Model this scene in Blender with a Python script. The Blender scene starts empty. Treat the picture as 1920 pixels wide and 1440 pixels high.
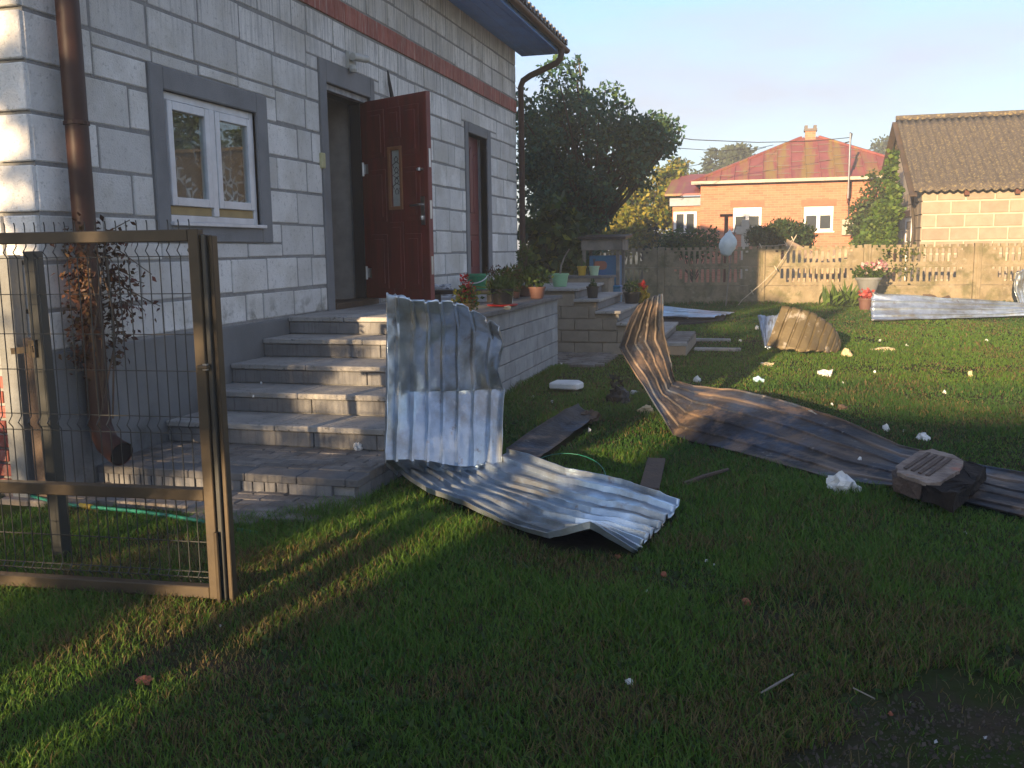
import bpy, math, random
import numpy as np
from mathutils import Vector, Matrix, noise as mnoise
random.seed(7)
rng = np.random.default_rng(11)
scn = bpy.context.scene
col = scn.collection
PI = math.pi

# ------------------------------------------------------------------ camera, sky, sun
FPX, YAW, PITCH, ROLL, CAMH = 1750.0, -0.2688, 0.1435, 0.01356, 1.45
def cam_axes():
    cy, sy, cp, sp = math.cos(YAW), math.sin(YAW), math.cos(PITCH), math.sin(PITCH)
    f = Vector((sy*cp, cy*cp, -sp)); r = Vector((cy, -sy, 0)); d = f.cross(r)
    cr, sr = math.cos(ROLL), math.sin(ROLL)
    return cr*r + sr*d, -sr*r + cr*d, f
CR, CD, CF = cam_axes()
CO = Vector((0, 0, CAMH))
cam = bpy.data.cameras.new('camera'); camo = bpy.data.objects.new('camera', cam); col.objects.link(camo)
cam.sensor_fit = 'HORIZONTAL'; cam.sensor_width = 36; cam.lens = 36*FPX/1920
cam.clip_start = 0.05; cam.clip_end = 2000
m = Matrix((CR, -CD, -CF)).transposed().to_4x4(); m.translation = CO
camo.matrix_world = m
scn.camera = camo

SUN_EL, SUN_AZ = math.radians(9.3), math.radians(10.8)      # azimuth: light travels towards +Y, turned to +X
HAZE = .0030
SUN_STR, SKY_STR, EXPO = 4.1, 0.120, 1.92
w = bpy.data.worlds.new('World'); scn.world = w; w.use_nodes = True
nt = w.node_tree; bg = nt.nodes['Background']
sky = nt.nodes.new('ShaderNodeTexSky'); sky.sky_type = 'NISHITA'; sky.sun_disc = False
sky.sun_elevation = SUN_EL; sky.sun_rotation = PI + SUN_AZ
sky.air_density = 1.0; sky.dust_density = 1.0; sky.ozone_density = 3.5
# thin morning haze towards the horizon, the same all round
geo_ = nt.nodes.new('ShaderNodeNewGeometry'); sx_ = nt.nodes.new('ShaderNodeSeparateXYZ'); nt.links.new(geo_.outputs['Incoming'], sx_.inputs[0])
ab_ = nt.nodes.new('ShaderNodeMath'); ab_.operation = 'ABSOLUTE'; nt.links.new(sx_.outputs['Z'], ab_.inputs[0])
mr_ = nt.nodes.new('ShaderNodeMapRange'); mr_.inputs['From Min'].default_value = .34; mr_.inputs['From Max'].default_value = 0.0; mr_.inputs['To Max'].default_value = .62
nt.links.new(ab_.outputs[0], mr_.inputs[0])
tint_ = nt.nodes.new('ShaderNodeMix'); tint_.data_type = 'RGBA'; tint_.blend_type = 'MULTIPLY'; tint_.inputs[0].default_value = 1; tint_.inputs[7].default_value = (.80, .80, .82, 1)
nt.links.new(sky.outputs[0], tint_.inputs[6])
hz_ = nt.nodes.new('ShaderNodeMix'); hz_.data_type = 'RGBA'; hz_.inputs[7].default_value = (1.62, 1.43, 1.52, 1)
nt.links.new(mr_.outputs[0], hz_.inputs[0]); nt.links.new(tint_.outputs[2], hz_.inputs[6])
tc_ = nt.nodes.new('ShaderNodeMapping'); tc_.inputs['Scale'].default_value = (1, 1, 4.5); nt.links.new(geo_.outputs['Incoming'], tc_.inputs[0])
cn_ = nt.nodes.new('ShaderNodeTexNoise'); cn_.inputs['Scale'].default_value = 1.7; cn_.inputs['Detail'].default_value = 7; cn_.inputs['Roughness'].default_value = .55; nt.links.new(tc_.outputs[0], cn_.inputs['Vector'])
cr_ = nt.nodes.new('ShaderNodeMapRange'); cr_.inputs['From Min'].default_value = .42; cr_.inputs['From Max'].default_value = .64; cr_.inputs['To Max'].default_value = .6; nt.links.new(cn_.outputs['Fac'], cr_.inputs[0])
cl_ = nt.nodes.new('ShaderNodeMix'); cl_.data_type = 'RGBA'; cl_.inputs[7].default_value = (1.60, 1.42, 1.52, 1)      # faint veil of thin cloud
nt.links.new(cr_.outputs[0], cl_.inputs[0]); nt.links.new(hz_.outputs[2], cl_.inputs[6])
nt.links.new(cl_.outputs[2], bg.inputs[0]); bg.inputs[1].default_value = SKY_STR
sl = bpy.data.lights.new('sun', 'SUN'); so = bpy.data.objects.new('sun', sl); col.objects.link(so)
sl.energy = SUN_STR; sl.angle = math.radians(0.5); sl.color = (1.0, 0.71, 0.41)
sd = Vector((math.sin(SUN_AZ)*math.cos(SUN_EL), math.cos(SUN_AZ)*math.cos(SUN_EL), -math.sin(SUN_EL)))
so.rotation_euler = sd.to_track_quat('-Z', 'Y').to_euler()
so.location = (-3, -20, 12)
scn.view_settings.view_transform = 'Standard'; scn.view_settings.look = 'None'
scn.view_settings.exposure = EXPO; scn.view_settings.gamma = 1.0; scn.view_settings.use_curve_mapping = False

# ------------------------------------------------------------------ survey helpers: a measured photo point on a real plane
def ray(x, y): return CR*((x-960)/FPX) + CD*((y-720)/FPX) + CF
def G(x, y, z=0.0):
    d = ray(x, y); return CO + d*((z-CO.z)/d.z)
def PX(x, y, X):
    d = ray(x, y); return CO + d*(X/d.x)
def PY(x, y, Y):
    d = ray(x, y); return CO + d*(Y/d.y)

# ------------------------------------------------------------------ object helpers
BASE = {}
def tag(o, label=None, cat=None, group=None, kind=None):
    if label: o['label'] = label
    if cat: o['category'] = cat
    if group: o['group'] = group
    if kind: o['kind'] = kind
    return o
def thing(name, label, cat, loc=(0, 0, 0), group=None):
    o = bpy.data.objects.new(name, None); col.objects.link(o); o.location = loc
    o.empty_display_size = 0.1
    BASE[o.name] = Vector(loc)
    return tag(o, label, cat, group)
class MB:
    """collects shapes in world coordinates; build() links them as one object"""
    def __init__(s): s.v = []; s.f = []
    def add(s, vs, fs):
        n = len(s.v); s.v += [tuple(p) for p in vs]; s.f += [tuple(i+n for i in f) for f in fs]; return s
    def box(s, x0, x1, y0, y1, z0, z1):
        return s.add([(x0,y0,z0),(x1,y0,z0),(x1,y1,z0),(x0,y1,z0),(x0,y0,z1),(x1,y0,z1),(x1,y1,z1),(x0,y1,z1)],
                     [(3,2,1,0),(4,5,6,7),(0,1,5,4),(1,2,6,5),(2,3,7,6),(3,0,4,7)])
    def obox(s, c, ux, uy, uz):
        c, ux, uy, uz = map(Vector, (c, ux, uy, uz))
        vs = [c+a*ux+b*uy+d*uz for d in (-1,1) for a, b in ((-1,-1),(1,-1),(1,1),(-1,1))]
        return s.add(vs, [(3,2,1,0),(4,5,6,7),(0,1,5,4),(1,2,6,5),(2,3,7,6),(3,0,4,7)])
    def bar(s, a, b, w_, t, up=(0,0,1)):
        a, b = Vector(a), Vector(b); d = b-a; dn = d.normalized(); up = Vector(up)
        sx = dn.cross(up)
        if sx.length < 1e-3: sx = dn.cross(Vector((1,0,0)))
        sx.normalize(); sy = sx.cross(dn)
        return s.obox((a+b)/2, sx*w_/2, d/2, sy*t/2)
    def tube(s, pts, r, n=8, cap=True):
        pts = [Vector(p) for p in pts]; k = len(pts)
        rs = r if isinstance(r, (list, tuple)) else [r]*k
        t0 = (pts[1]-pts[0]).normalized(); a = t0.orthogonal().normalized(); vs = []
        for i, p in enumerate(pts):
            t = (pts[min(i+1,k-1)]-pts[max(i-1,0)]).normalized()
            a = (a - t*a.dot(t)); a.normalize(); b = t.cross(a)
            vs += [p+(a*math.cos(2*PI*j/n)+b*math.sin(2*PI*j/n))*rs[i] for j in range(n)]
        fs = [(i*n+j, i*n+(j+1)%n, (i+1)*n+(j+1)%n, (i+1)*n+j) for i in range(k-1) for j in range(n)]
        if cap: fs += [tuple(range(n-1,-1,-1)), tuple((k-1)*n+j for j in range(n))]
        return s.add(vs, fs)
    def lathe(s, c, prof, n=20, sx=1, sy=1):
        c = Vector(c); vs = []
        for r, z in prof: vs += [c+Vector((r*sx*math.cos(2*PI*j/n), r*sy*math.sin(2*PI*j/n), z)) for j in range(n)]
        k = len(prof)
        fs = [(i*n+j, i*n+(j+1)%n, (i+1)*n+(j+1)%n, (i+1)*n+j) for i in range(k-1) for j in range(n)]
        fs += [tuple(range(n-1,-1,-1)), tuple((k-1)*n+j for j in range(n))]
        return s.add(vs, fs)
    def prism(s, poly, off):
        off = Vector(off); poly = [Vector(p) for p in poly]; n = len(poly)
        return s.add(poly+[p+off for p in poly], [tuple(range(n-1,-1,-1)), tuple(range(n,2*n))]+[(i,(i+1)%n,(i+1)%n+n,i+n) for i in range(n)])
    def build(s, name, mat, parent=None, bevel=0, smooth=False, label=None, recalc=True):
        b = BASE.get(parent.name, Vector((0,0,0))) if parent else Vector((0,0,0))
        if parent is None and s.v:
            a = np.array(s.v); b = Vector(((a[:,0].min()+a[:,0].max())/2, (a[:,1].min()+a[:,1].max())/2, a[:,2].min()))
        me = bpy.data.meshes.new(name); me.from_pydata([(p[0]-b.x,p[1]-b.y,p[2]-b.z) for p in s.v], [], s.f)
        if recalc:
            import bmesh
            bm = bmesh.new(); bm.from_mesh(me); bmesh.ops.recalc_face_normals(bm, faces=bm.faces); bm.to_mesh(me); bm.free()
        me.materials.append(mat)
        o = bpy.data.objects.new(name, me); col.objects.link(o)
        if parent: o.parent = parent; BASE[o.name] = b
        else: o.location = b; BASE[o.name] = b
        if bevel:
            md = o.modifiers.new('bevel', 'BEVEL'); md.width = bevel; md.segments = 1; md.limit_method = 'ANGLE'
        if smooth:
            me.polygons.foreach_set('use_smooth', [True]*len(me.polygons))
            if smooth != 'all':
                me.set_sharp_from_angle(angle=math.radians(40))
        if label: o['label'] = label
        return o
def box_part(name, mat, parent, *b, bevel=0.0): return MB().box(*b).build(name, mat, parent, bevel)
def np_mesh(name, V, F, mat, parent=None, colors=None, loc=None):
    """fast mesh of equal-sized faces"""
    b = BASE.get(parent.name, Vector((0,0,0))) if parent else (Vector(loc) if loc else Vector((0,0,0)))
    V = np.asarray(V, dtype=np.float32) - np.array(b, dtype=np.float32); F = np.asarray(F, dtype=np.int32)
    me = bpy.data.meshes.new(name); k = F.shape[1]
    me.vertices.add(len(V)); me.vertices.foreach_set('co', V.ravel())
    me.loops.add(F.size); me.loops.foreach_set('vertex_index', F.ravel())
    me.polygons.add(len(F)); me.polygons.foreach_set('loop_start', np.arange(0, F.size, k, dtype=np.int32))
    me.update(calc_edges=True)
    if colors is not None:
        at = me.color_attributes.new('tint', 'FLOAT_COLOR', 'POINT')
        c = np.ones((len(V), 4), dtype=np.float32); c[:, :3] = colors; at.data.foreach_set('color', c.ravel())
    me.materials.append(mat)
    o = bpy.data.objects.new(name, me); col.objects.link(o)
    if parent: o.parent = parent
    else: o.location = b
    BASE[o.name] = b
    return o

# ------------------------------------------------------------------ materials
def mat(name, c, rough=0.8, metal=0.0, c2=None, scale=6.0, mix=(0.35,0.65), bump=0.0, bscale=60.0, per=0.0, stretch=(1,1,1), spec=0.5, extra=None, coat=0.0):
    m_ = bpy.data.materials.new(name); m_.use_nodes = True; n = m_.node_tree.nodes; l = m_.node_tree.links
    p = n['Principled BSDF']; p.inputs['Roughness'].default_value = rough; p.inputs['Metallic'].default_value = metal
    p.inputs['Specular IOR Level'].default_value = spec
    if coat: p.inputs['Coat Weight'].default_value = coat
    geo = n.new('ShaderNodeNewGeometry'); mp = n.new('ShaderNodeMapping'); mp.inputs['Scale'].default_value = stretch
    l.new(geo.outputs['Position'], mp.inputs[0])
    out = None
    if c2 is None: c2 = tuple(x*0.8 for x in c)
    tx = n.new('ShaderNodeTexNoise'); tx.inputs['Scale'].default_value = scale; tx.inputs['Detail'].default_value = 6; tx.inputs['Roughness'].default_value = .62
    l.new(mp.outputs[0], tx.inputs['Vector'])
    rp = n.new('ShaderNodeValToRGB'); rp.color_ramp.elements[0].position = mix[0]; rp.color_ramp.elements[1].position = mix[1]
    rp.color_ramp.elements[0].color = (*c, 1); rp.color_ramp.elements[1].color = (*c2, 1)
    l.new(tx.outputs['Fac'], rp.inputs[0]); out = rp.outputs[0]
    if per:
        oi = n.new('ShaderNodeObjectInfo'); mr = n.new('ShaderNodeMapRange')
        mr.inputs['To Min'].default_value = 1-per; mr.inputs['To Max'].default_value = 1+per
        l.new(oi.outputs['Random'], mr.inputs[0])
        vm = n.new('ShaderNodeVectorMath'); vm.operation = 'SCALE'; l.new(out, vm.inputs[0]); l.new(mr.outputs[0], vm.inputs['Scale']); out = vm.outputs[0]
    if extra: out = extra(n, l, geo, out, p)
    l.new(out, p.inputs['Base Color'])
    if bump:
        t2 = n.new('ShaderNodeTexNoise'); t2.inputs['Scale'].default_value = bscale; t2.inputs['Detail'].default_value = 5
        l.new(mp.outputs[0], t2.inputs['Vector'])
        bp = n.new('ShaderNodeBump'); bp.inputs['Strength'].default_value = bump; bp.inputs['Distance'].default_value = 0.01
        l.new(t2.outputs['Fac'], bp.inputs['Height']); l.new(bp.outputs[0], p.inputs['Normal'])
    return m_
def overlay(c, scale, lo, hi, stretch=(1,1,1), zr=None, amount=1.0):
    """stains: a second noise mixed over; zr limits them to a height band"""
    def f(n, l, geo, out, p):
        mp = n.new('ShaderNodeMapping'); mp.inputs['Scale'].default_value = stretch; l.new(geo.outputs['Position'], mp.inputs[0])
        t = n.new('ShaderNodeTexNoise'); t.inputs['Scale'].default_value = scale; t.inputs['Detail'].default_value = 7; t.inputs['Roughness'].default_value = .65
        l.new(mp.outputs[0], t.inputs['Vector'])
        r = n.new('ShaderNodeMapRange'); r.inputs['From Min'].default_value = lo; r.inputs['From Max'].default_value = hi; r.inputs['To Max'].default_value = amount
        l.new(t.outputs['Fac'], r.inputs[0]); fac = r.outputs[0]
        if zr:
            sx = n.new('ShaderNodeSeparateXYZ'); l.new(geo.outputs['Position'], sx.inputs[0])
            z = n.new('ShaderNodeMapRange'); z.inputs['From Min'].default_value = zr[0]; z.inputs['From Max'].default_value = zr[1]
            l.new(sx.outputs['Z'], z.inputs[0])
            mu = n.new('ShaderNodeMath'); mu.operation = 'MULTIPLY'; l.new(fac, mu.inputs[0]); l.new(z.outputs[0], mu.inputs[1]); fac = mu.outputs[0]
        mx = n.new('ShaderNodeMix'); mx.data_type = 'RGBA'; l.new(fac, mx.inputs[0]); l.new(out, mx.inputs[6]); mx.inputs[7].default_value = (*c, 1)
        return mx.outputs[2]
    return f
def wear(c, lo, hi, amount=1.0):
    def f(n, l, geo, out, p):
        a = n.new('ShaderNodeAttribute'); a.attribute_name = 'wear'
        r = n.new('ShaderNodeMapRange'); r.inputs['From Min'].default_value = lo; r.inputs['From Max'].default_value = hi; r.inputs['To Max'].default_value = amount
        l.new(a.outputs['Fac'], r.inputs[0]); mx = n.new('ShaderNodeMix'); mx.data_type = 'RGBA'; l.new(r.outputs[0], mx.inputs[0]); l.new(out, mx.inputs[6]); mx.inputs[7].default_value = (*c, 1)
        return mx.outputs[2]
    return f
def chain(*fs):
    def f(n, l, geo, out, p):
        for g in fs: out = g(n, l, geo, out, p)
        return out
    return f
def leafmat(name, rough=0.55, trans=0.4):
    m_ = bpy.data.materials.new(name); m_.use_nodes = True; n = m_.node_tree.nodes; l = m_.node_tree.links
    p = n['Principled BSDF']; p.inputs['Roughness'].default_value = rough; p.inputs['Specular IOR Level'].default_value = .3
    a = n.new('ShaderNodeAttribute'); a.attribute_name = 'tint'
    l.new(a.outputs['Color'], p.inputs['Base Color'])
    t = n.new('ShaderNodeBsdfTranslucent'); l.new(a.outputs['Color'], t.inputs[0])
    mx = n.new('ShaderNodeMixShader'); mx.inputs[0].default_value = trans
    l.new(p.outputs[0], mx.inputs[1]); l.new(t.outputs[0], mx.inputs[2]); l.new(mx.outputs[0], n['Material Output'].inputs[0])
    return m_

M = {}
M['block'] = mat('aerated_block', (.76,.75,.715), .95, c2=(.65,.64,.61), scale=3, bump=.7, bscale=90, per=.17,
    extra=chain(overlay((.52,.50,.44), 1.7, .46, .62, amount=.7), overlay((.36,.36,.34), 60, .60, .66, amount=.5), overlay((.30,.30,.28), 26, .57, .66, amount=.5), overlay((.26,.27,.27), 5, .48, .62, stretch=(1,7,.35), zr=(2.7,3.6), amount=.75), overlay((.20,.19,.15), 5, .50, .62, zr=(1.12,.9), amount=.9)))
M['mortar'] = mat('mortar', (.21,.21,.205), .95, c2=(.28,.28,.27), scale=9, bump=.9, bscale=45)
M['ring_brick'] = mat('ring_brick', (.36,.115,.085), .9, c2=(.26,.075,.06), scale=7, per=.15, bump=.4, extra=overlay((.50,.42,.38), 6, .52, .68, stretch=(1,9,.5), amount=.7))
M['render'] = mat('grey_render', (.235,.24,.245), .92, c2=(.18,.185,.19), scale=2.5, bump=.5, bscale=120)
M['plinth'] = mat('plinth_render', (.185,.19,.19), .92, c2=(.14,.145,.145), scale=2, bump=.4, bscale=80, extra=overlay((.06,.06,.05), 4, .5, .7, zr=(.6,.1)))
M['brown_metal'] = mat('brown_gutter', (.055,.026,.020), .5, spec=.3)
M['blue_soffit'] = mat('blue_boards', (.03,.25,.74), .5, c2=(.024,.20,.62), scale=3, per=.06)
M['roof_dark'] = mat('dark_roof_sheet', (.04,.025,.02), .5)
M['pvc'] = mat('white_pvc', (.72,.73,.74), .35)
M['sill_wood'] = mat('raw_wood_strip', (.42,.30,.13), .8)
M['dark_frame'] = mat('dark_frame', (.015,.017,.022), .5)
M['burgundy'] = mat('burgundy_door', (.17,.017,.014), .48, c2=(.10,.012,.010), scale=3, stretch=(4,4,.6), bump=.06, bscale=40)
M['burgundy2'] = mat('purple_red_door', (.16,.028,.035), .45, c2=(.12,.02,.026), scale=3)
M['chrome'] = mat('worn_steel', (.55,.55,.55), .35, 1.0)
M['hall'] = mat('hall_plaster', (.42,.38,.33), .9)
M['hall_floor'] = mat('hall_floor', (.10,.05,.035), .6)
M['dark'] = mat('black_plastic', (.012,.012,.014), .5)
M['red'] = mat('red_carton', (.40,.02,.02), .5)
M['white'] = mat('white_card', (.75,.75,.73), .7)
M['green_dark'] = mat('green_plastic', (.012,.10,.035), .4)
M['bucket'] = mat('green_bucket', (.01,.22,.10), .35)
M['mint'] = mat('mint_plastic', (.27,.52,.30), .4)
M['mint_pale'] = mat('pale_mint_plastic', (.42,.58,.38), .4)
M['yellow'] = mat('yellow_plastic', (.55,.34,.02), .4)
M['terracotta'] = mat('terracotta_pot', (.13,.06,.045), .7)
M['blue_paint'] = mat('blue_paint', (.02,.10,.30), .5, c2=(.015,.16,.26), scale=3)
M['orange_blotch'] = mat('orange_paint', (.40,.14,.07), .6, c2=(.25,.12,.10), scale=6)
M['old_wood'] = mat('weathered_wood', (.25,.225,.19), .85, c2=(.14,.125,.105), scale=4, stretch=(1,1,1), bump=.5)
M['brown_wood'] = mat('brown_wood', (.10,.065,.04), .85, c2=(.055,.04,.03), scale=4, bump=.6)
M['post_conc'] = mat('grey_post', (.19,.20,.20), .9, c2=(.14,.145,.14), scale=4, bump=.5)
M['gate'] = mat('anthracite_paint', (.055,.043,.030), .45, .35, spec=.3, c2=(.08,.062,.04), scale=6, bump=.05)
M['wire'] = mat('dark_wire', (.030,.032,.030), .4)
M['galv'] = mat('galvanised', (.50,.58,.66), .30, .78, c2=(.36,.43,.50), scale=9, per=.04, bump=.25, bscale=14,
    extra=chain(overlay((.30,.27,.22), 2.6, .50, .63, amount=.65), overlay((.62,.62,.60), 14, .60, .68, amount=.6), overlay((.16,.075,.04), 7, .62, .70, amount=.7), overlay((.20,.185,.15), 1.5, .52, .66, amount=.6)))
M['galv_dirty'] = mat('dirty_sheet', (.060,.048,.040), .66, .2, c2=(.018,.018,.022), scale=3.2, mix=(.40,.60), bump=.7, bscale=30, spec=.3,
    extra=chain(overlay((.05,.075,.115), 1.4, .50, .60, amount=.8), wear((.26,.19,.135), .66, 1.05, .75), overlay((.23,.155,.10), 3.4, .52, .64, amount=.75), overlay((.30,.27,.23), 11, .62, .70, amount=.6), overlay((.012,.011,.011), 2.2, .54, .66, amount=.8)))
M['galv_brown'] = mat('browned_sheet', (.135,.105,.05), .6, .3, c2=(.085,.062,.03), scale=3, bump=.4, bscale=30, extra=overlay((.34,.30,.24), 7, .56, .68))
M['charred'] = mat('tarred_timber', (.014,.012,.011), .95, spec=.15, c2=(.035,.026,.02), scale=6, bump=1, bscale=40)
M['slab_side'] = mat('slab_side', (.06,.04,.03), .95, c2=(.11,.075,.055), scale=9, bump=1, bscale=45)
M['slab'] = mat('mineral_slab', (.31,.25,.20), .95, c2=(.14,.10,.08), scale=9, bump=1, bscale=45, extra=overlay((.33,.15,.10), 5, .60, .68))
M['foam'] = mat('white_foam', (.78,.78,.75), .9, bump=.8, bscale=120)
M['foam_yellow'] = mat('yellowed_foam', (.62,.50,.30), .9, bump=.8, bscale=120)
M['foam_blue'] = mat('pale_blue_scrap', (.35,.55,.66), .6)
M['brickbit'] = mat('brick_chip', (.36,.12,.06), .9, bump=.6, c2=(.28,.09,.05))
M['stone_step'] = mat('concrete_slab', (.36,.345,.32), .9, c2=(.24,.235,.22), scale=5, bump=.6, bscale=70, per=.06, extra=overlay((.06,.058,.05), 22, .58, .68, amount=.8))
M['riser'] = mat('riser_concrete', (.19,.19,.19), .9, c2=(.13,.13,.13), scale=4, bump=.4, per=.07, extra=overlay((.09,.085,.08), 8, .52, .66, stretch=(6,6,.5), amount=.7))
M['paver'] = mat('paver', (.21,.19,.17), .92, c2=(.13,.118,.105), scale=8, bump=.6, per=.18, extra=overlay((.07,.05,.03), 3.2, .50, .62, amount=.6))
M['wallblock'] = mat('grey_hollow_block', (.33,.34,.345), .95, c2=(.25,.26,.265), scale=6, bump=.8, bscale=110, per=.12)
M['wallmortar'] = mat('pale_mortar', (.42,.42,.41), .95, bump=.5)
M['coping'] = mat('coping_slab', (.085,.085,.085), .85, c2=(.15,.145,.14), scale=5, bump=.4)
M['stairblock'] = mat('tan_block', (.28,.235,.175), .95, c2=(.215,.18,.135), scale=6, bump=.8, per=.10)
M['fence'] = mat('fence_concrete', (.27,.22,.14), .95, c2=(.18,.145,.085), scale=2.2, bump=.8, bscale=60, per=.08, extra=chain(overlay((.10,.095,.04), 3, .48, .62, amount=.8), overlay((.32,.29,.22), 9, .58, .68, amount=.6), overlay((.07,.06,.035), 2.5, .52, .64, stretch=(1.5,1.5,.8), amount=.4)))
M['sand'] = mat('sand', (.42,.30,.19), .95, bump=.5)
M['facade'] = mat('orange_brick', (.40,.165,.10), .9, bump=.1)
M['rust_roof'] = mat('rusty_roof_sheet', (.27,.085,.075), .6, c2=(.20,.06,.06), scale=1.2, per=.06,
    extra=overlay((.24,.17,.045), 1.1, .50, .60, stretch=(1.6,.12,.12), amount=.85))
M['shedblock'] = mat('tan_shed_block', (.31,.255,.19), .95, c2=(.25,.20,.145), scale=3, bump=.5, per=.13)
M['shedmortar'] = mat('shed_mortar', (.50,.42,.32), .95)
M['asbestos'] = mat('mossy_corrugated', (.055,.045,.038), .95, c2=(.095,.078,.062), scale=5, bump=.8, bscale=30,
    extra=overlay((.24,.19,.09), 14, .53, .60, amount=.9))
M['window_glass'] = mat('dark_window', (.04,.05,.06), .08, spec=.8)
M['cable'] = mat('cable', (.02,.02,.022), .6)
M['rope'] = mat('rope', (.48,.42,.32), .9)
M['rust'] = mat('rusty_iron', (.14,.05,.03), .8)
M['hose'] = mat('green_hose', (.015,.16,.10), .4)
M['bark'] = mat('bark', (.085,.065,.045), .95, c2=(.05,.04,.03), scale=10, bump=1)
M['bag'] = mat('white_bag', (.62,.70,.72), .45, c2=(.5,.6,.63), bump=.6, bscale=25)
M['soil'] = mat('potting_soil', (.03,.022,.016), .95)
M['wicker'] = mat('wicker', (.27,.16,.06), .8, c2=(.15,.08,.03), scale=30)
M['cloth'] = mat('striped_cloth', (.55,.57,.58), .9, c2=(.22,.23,.25), scale=14, mix=(.45,.55), stretch=(.3,1,3))
M['facade_pale'] = mat('pale_plaster', (.45,.40,.33), .9)
M['leaf'] = leafmat('leaves'); M['grass'] = leafmat('grass_blades', .6, .42); M['dryleaf'] = leafmat('dry_leaves', .8, .2)
# facade brick pattern (far too small to pick bricks apart)
def brickify(m_, c1, c2, cm, bw, bh, rot=(PI/2,0,0)):
    n = m_.node_tree.nodes; l = m_.node_tree.links; p = n['Principled BSDF']
    geo = n.new('ShaderNodeNewGeometry'); mp = n.new('ShaderNodeMapping'); mp.vector_type = 'TEXTURE'
    mp.inputs['Rotation'].default_value = rot; l.new(geo.outputs['Position'], mp.inputs[0])
    b = n.new('ShaderNodeTexBrick'); b.inputs['Color1'].default_value = (*c1,1); b.inputs['Color2'].default_value = (*c2,1); b.inputs['Mortar'].default_value = (*cm,1)
    b.inputs['Scale'].default_value = 1; b.inputs['Brick Width'].default_value = bw; b.inputs['Row Height'].default_value = bh; b.inputs['Mortar Size'].default_value = .006
    l.new(mp.outputs[0], b.inputs['Vector']); l.new(b.outputs['Color'], p.inputs['Base Color'])
brickify(M['facade'], (.44,.18,.105), (.35,.125,.075), (.40,.25,.17), .27, .085)
def glassmat():
    m_ = bpy.data.materials.new('window_pane'); m_.use_nodes = True; n = m_.node_tree.nodes; l = m_.node_tree.links
    for x in list(n):
        if x.type == 'BSDF_PRINCIPLED': n.remove(x)
    g = n.new('ShaderNodeBsdfGlossy'); g.inputs['Roughness'].default_value = .01
    t = n.new('ShaderNodeBsdfTransparent'); t.inputs[0].default_value = (.85,.9,.9,1)
    lw = n.new('ShaderNodeLayerWeight'); lw.inputs[0].default_value = .5
    pw_ = n.new('ShaderNodeMath'); pw_.operation = 'POWER'; pw_.inputs[1].default_value = 3.5; l.new(lw.outputs['Facing'], pw_.inputs[0])
    fr = n.new('ShaderNodeMath'); fr.operation = 'MULTIPLY_ADD'; fr.inputs[1].default_value = .75; fr.inputs[2].default_value = .06; l.new(pw_.outputs[0], fr.inputs[0])
    mx = n.new('ShaderNodeMixShader'); l.new(fr.outputs[0], mx.inputs[0]); l.new(t.outputs[0], mx.inputs[1]); l.new(g.outputs[0], mx.inputs[2])
    l.new(mx.outputs[0], n['Material Output'].inputs[0]); return m_
M['pane'] = glassmat()

# ------------------------------------------------------------------ the ground
def vnoise(x, y, s, seed=0):
    """value noise on numpy arrays"""
    r = np.random.default_rng(seed).random((64, 64)); x = x/s; y = y/s
    xi = np.floor(x).astype(int); yi = np.floor(y).astype(int); fx = x-xi; fy = y-yi
    fx = fx*fx*(3-2*fx); fy = fy*fy*(3-2*fy); a = lambda i, j: r[(xi+i) % 64, (yi+j) % 64]
    return (a(0,0)*(1-fx)+a(1,0)*fx)*(1-fy)+(a(0,1)*(1-fx)+a(1,1)*fx)*fy
def ground_extra(n, l, geo, out, p):
    return overlay((.030,.045,.012), 1.6, .40, .56, amount=.9)(n, l, geo, out, p)
M['ground'] = mat('lawn_soil', (.060,.046,.033), 1.0, c2=(.034,.028,.020), scale=5, spec=.0, bump=1.0, bscale=28, extra=ground_extra)

g = MB(); R_ = 400
xs = [-R_,-60,-20,-8,-5,-4,-3,-2,-1,0,1,2,3,4,6,10,20,60,R_]; ys = [-R_,-60,-20,-5,0,1,2,3,4,5,6,7,8,10,12,15,20,26,40,80,R_]
g.add([(x,y,0) for y in ys for x in xs], [(j*len(xs)+i, j*len(xs)+i+1, (j+1)*len(xs)+i+1, (j+1)*len(xs)+i) for j in range(len(ys)-1) for i in range(len(xs)-1)])
tag(g.build('ground', M['ground'], None, recalc=False), kind='structure')

# ------------------------------------------------------------------ THE HOUSE
WX, Y0, Y1 = -4.07, 4.56, 15.27           # long wall plane, near and far corner
CZ, CH = 1.125, 0.2835                     # a bed joint height and course height
house = thing('house', 'unplastered house of grey white blocks with blue soffit and open burgundy door', 'house', (WX, Y0, 0))
OPEN = [(5.795,7.02,1.675,2.575), (8.32,9.335,.90,3.03), (12.65,13.56,1.02,3.06)]   # window, door, far door (in Y and Z)
SURR = [(5.645,7.19,1.53,2.732), (8.18,9.44,.88,3.235), (12.52,13.735,1.0,3.195)]
core = MB(); WI = -4.33; CX = WX-0.012
yy = [Y0+.012]
for a, b, c, d in OPEN: yy += [a, b]
yy += [Y1-.012]
for i in range(0, len(yy), 2): core.box(WI, CX, yy[i], yy[i+1], 0.0, 4.66)
for a, b, c, d in OPEN:
    core.box(WI, CX, a, b, 0.0, c); core.box(WI, CX, a, b, d, 4.66)
core.box(-11.9, WI-.003, Y0+.012, Y0+.26, 0, 4.66)          # near gable
core.box(-11.9, WI-.003, Y1-.26, Y1-.012, 0, 4.66)          # far gable
core.box(-11.9, -11.64, Y0+.262, Y1-.262, 0, 4.66)           # back wall
core.prism([(-11.95,Y0+.014,4.662),(WX-.02,Y0+.014,4.662),(-8,Y0+.014,5.62)], (0,.24,0))
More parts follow.
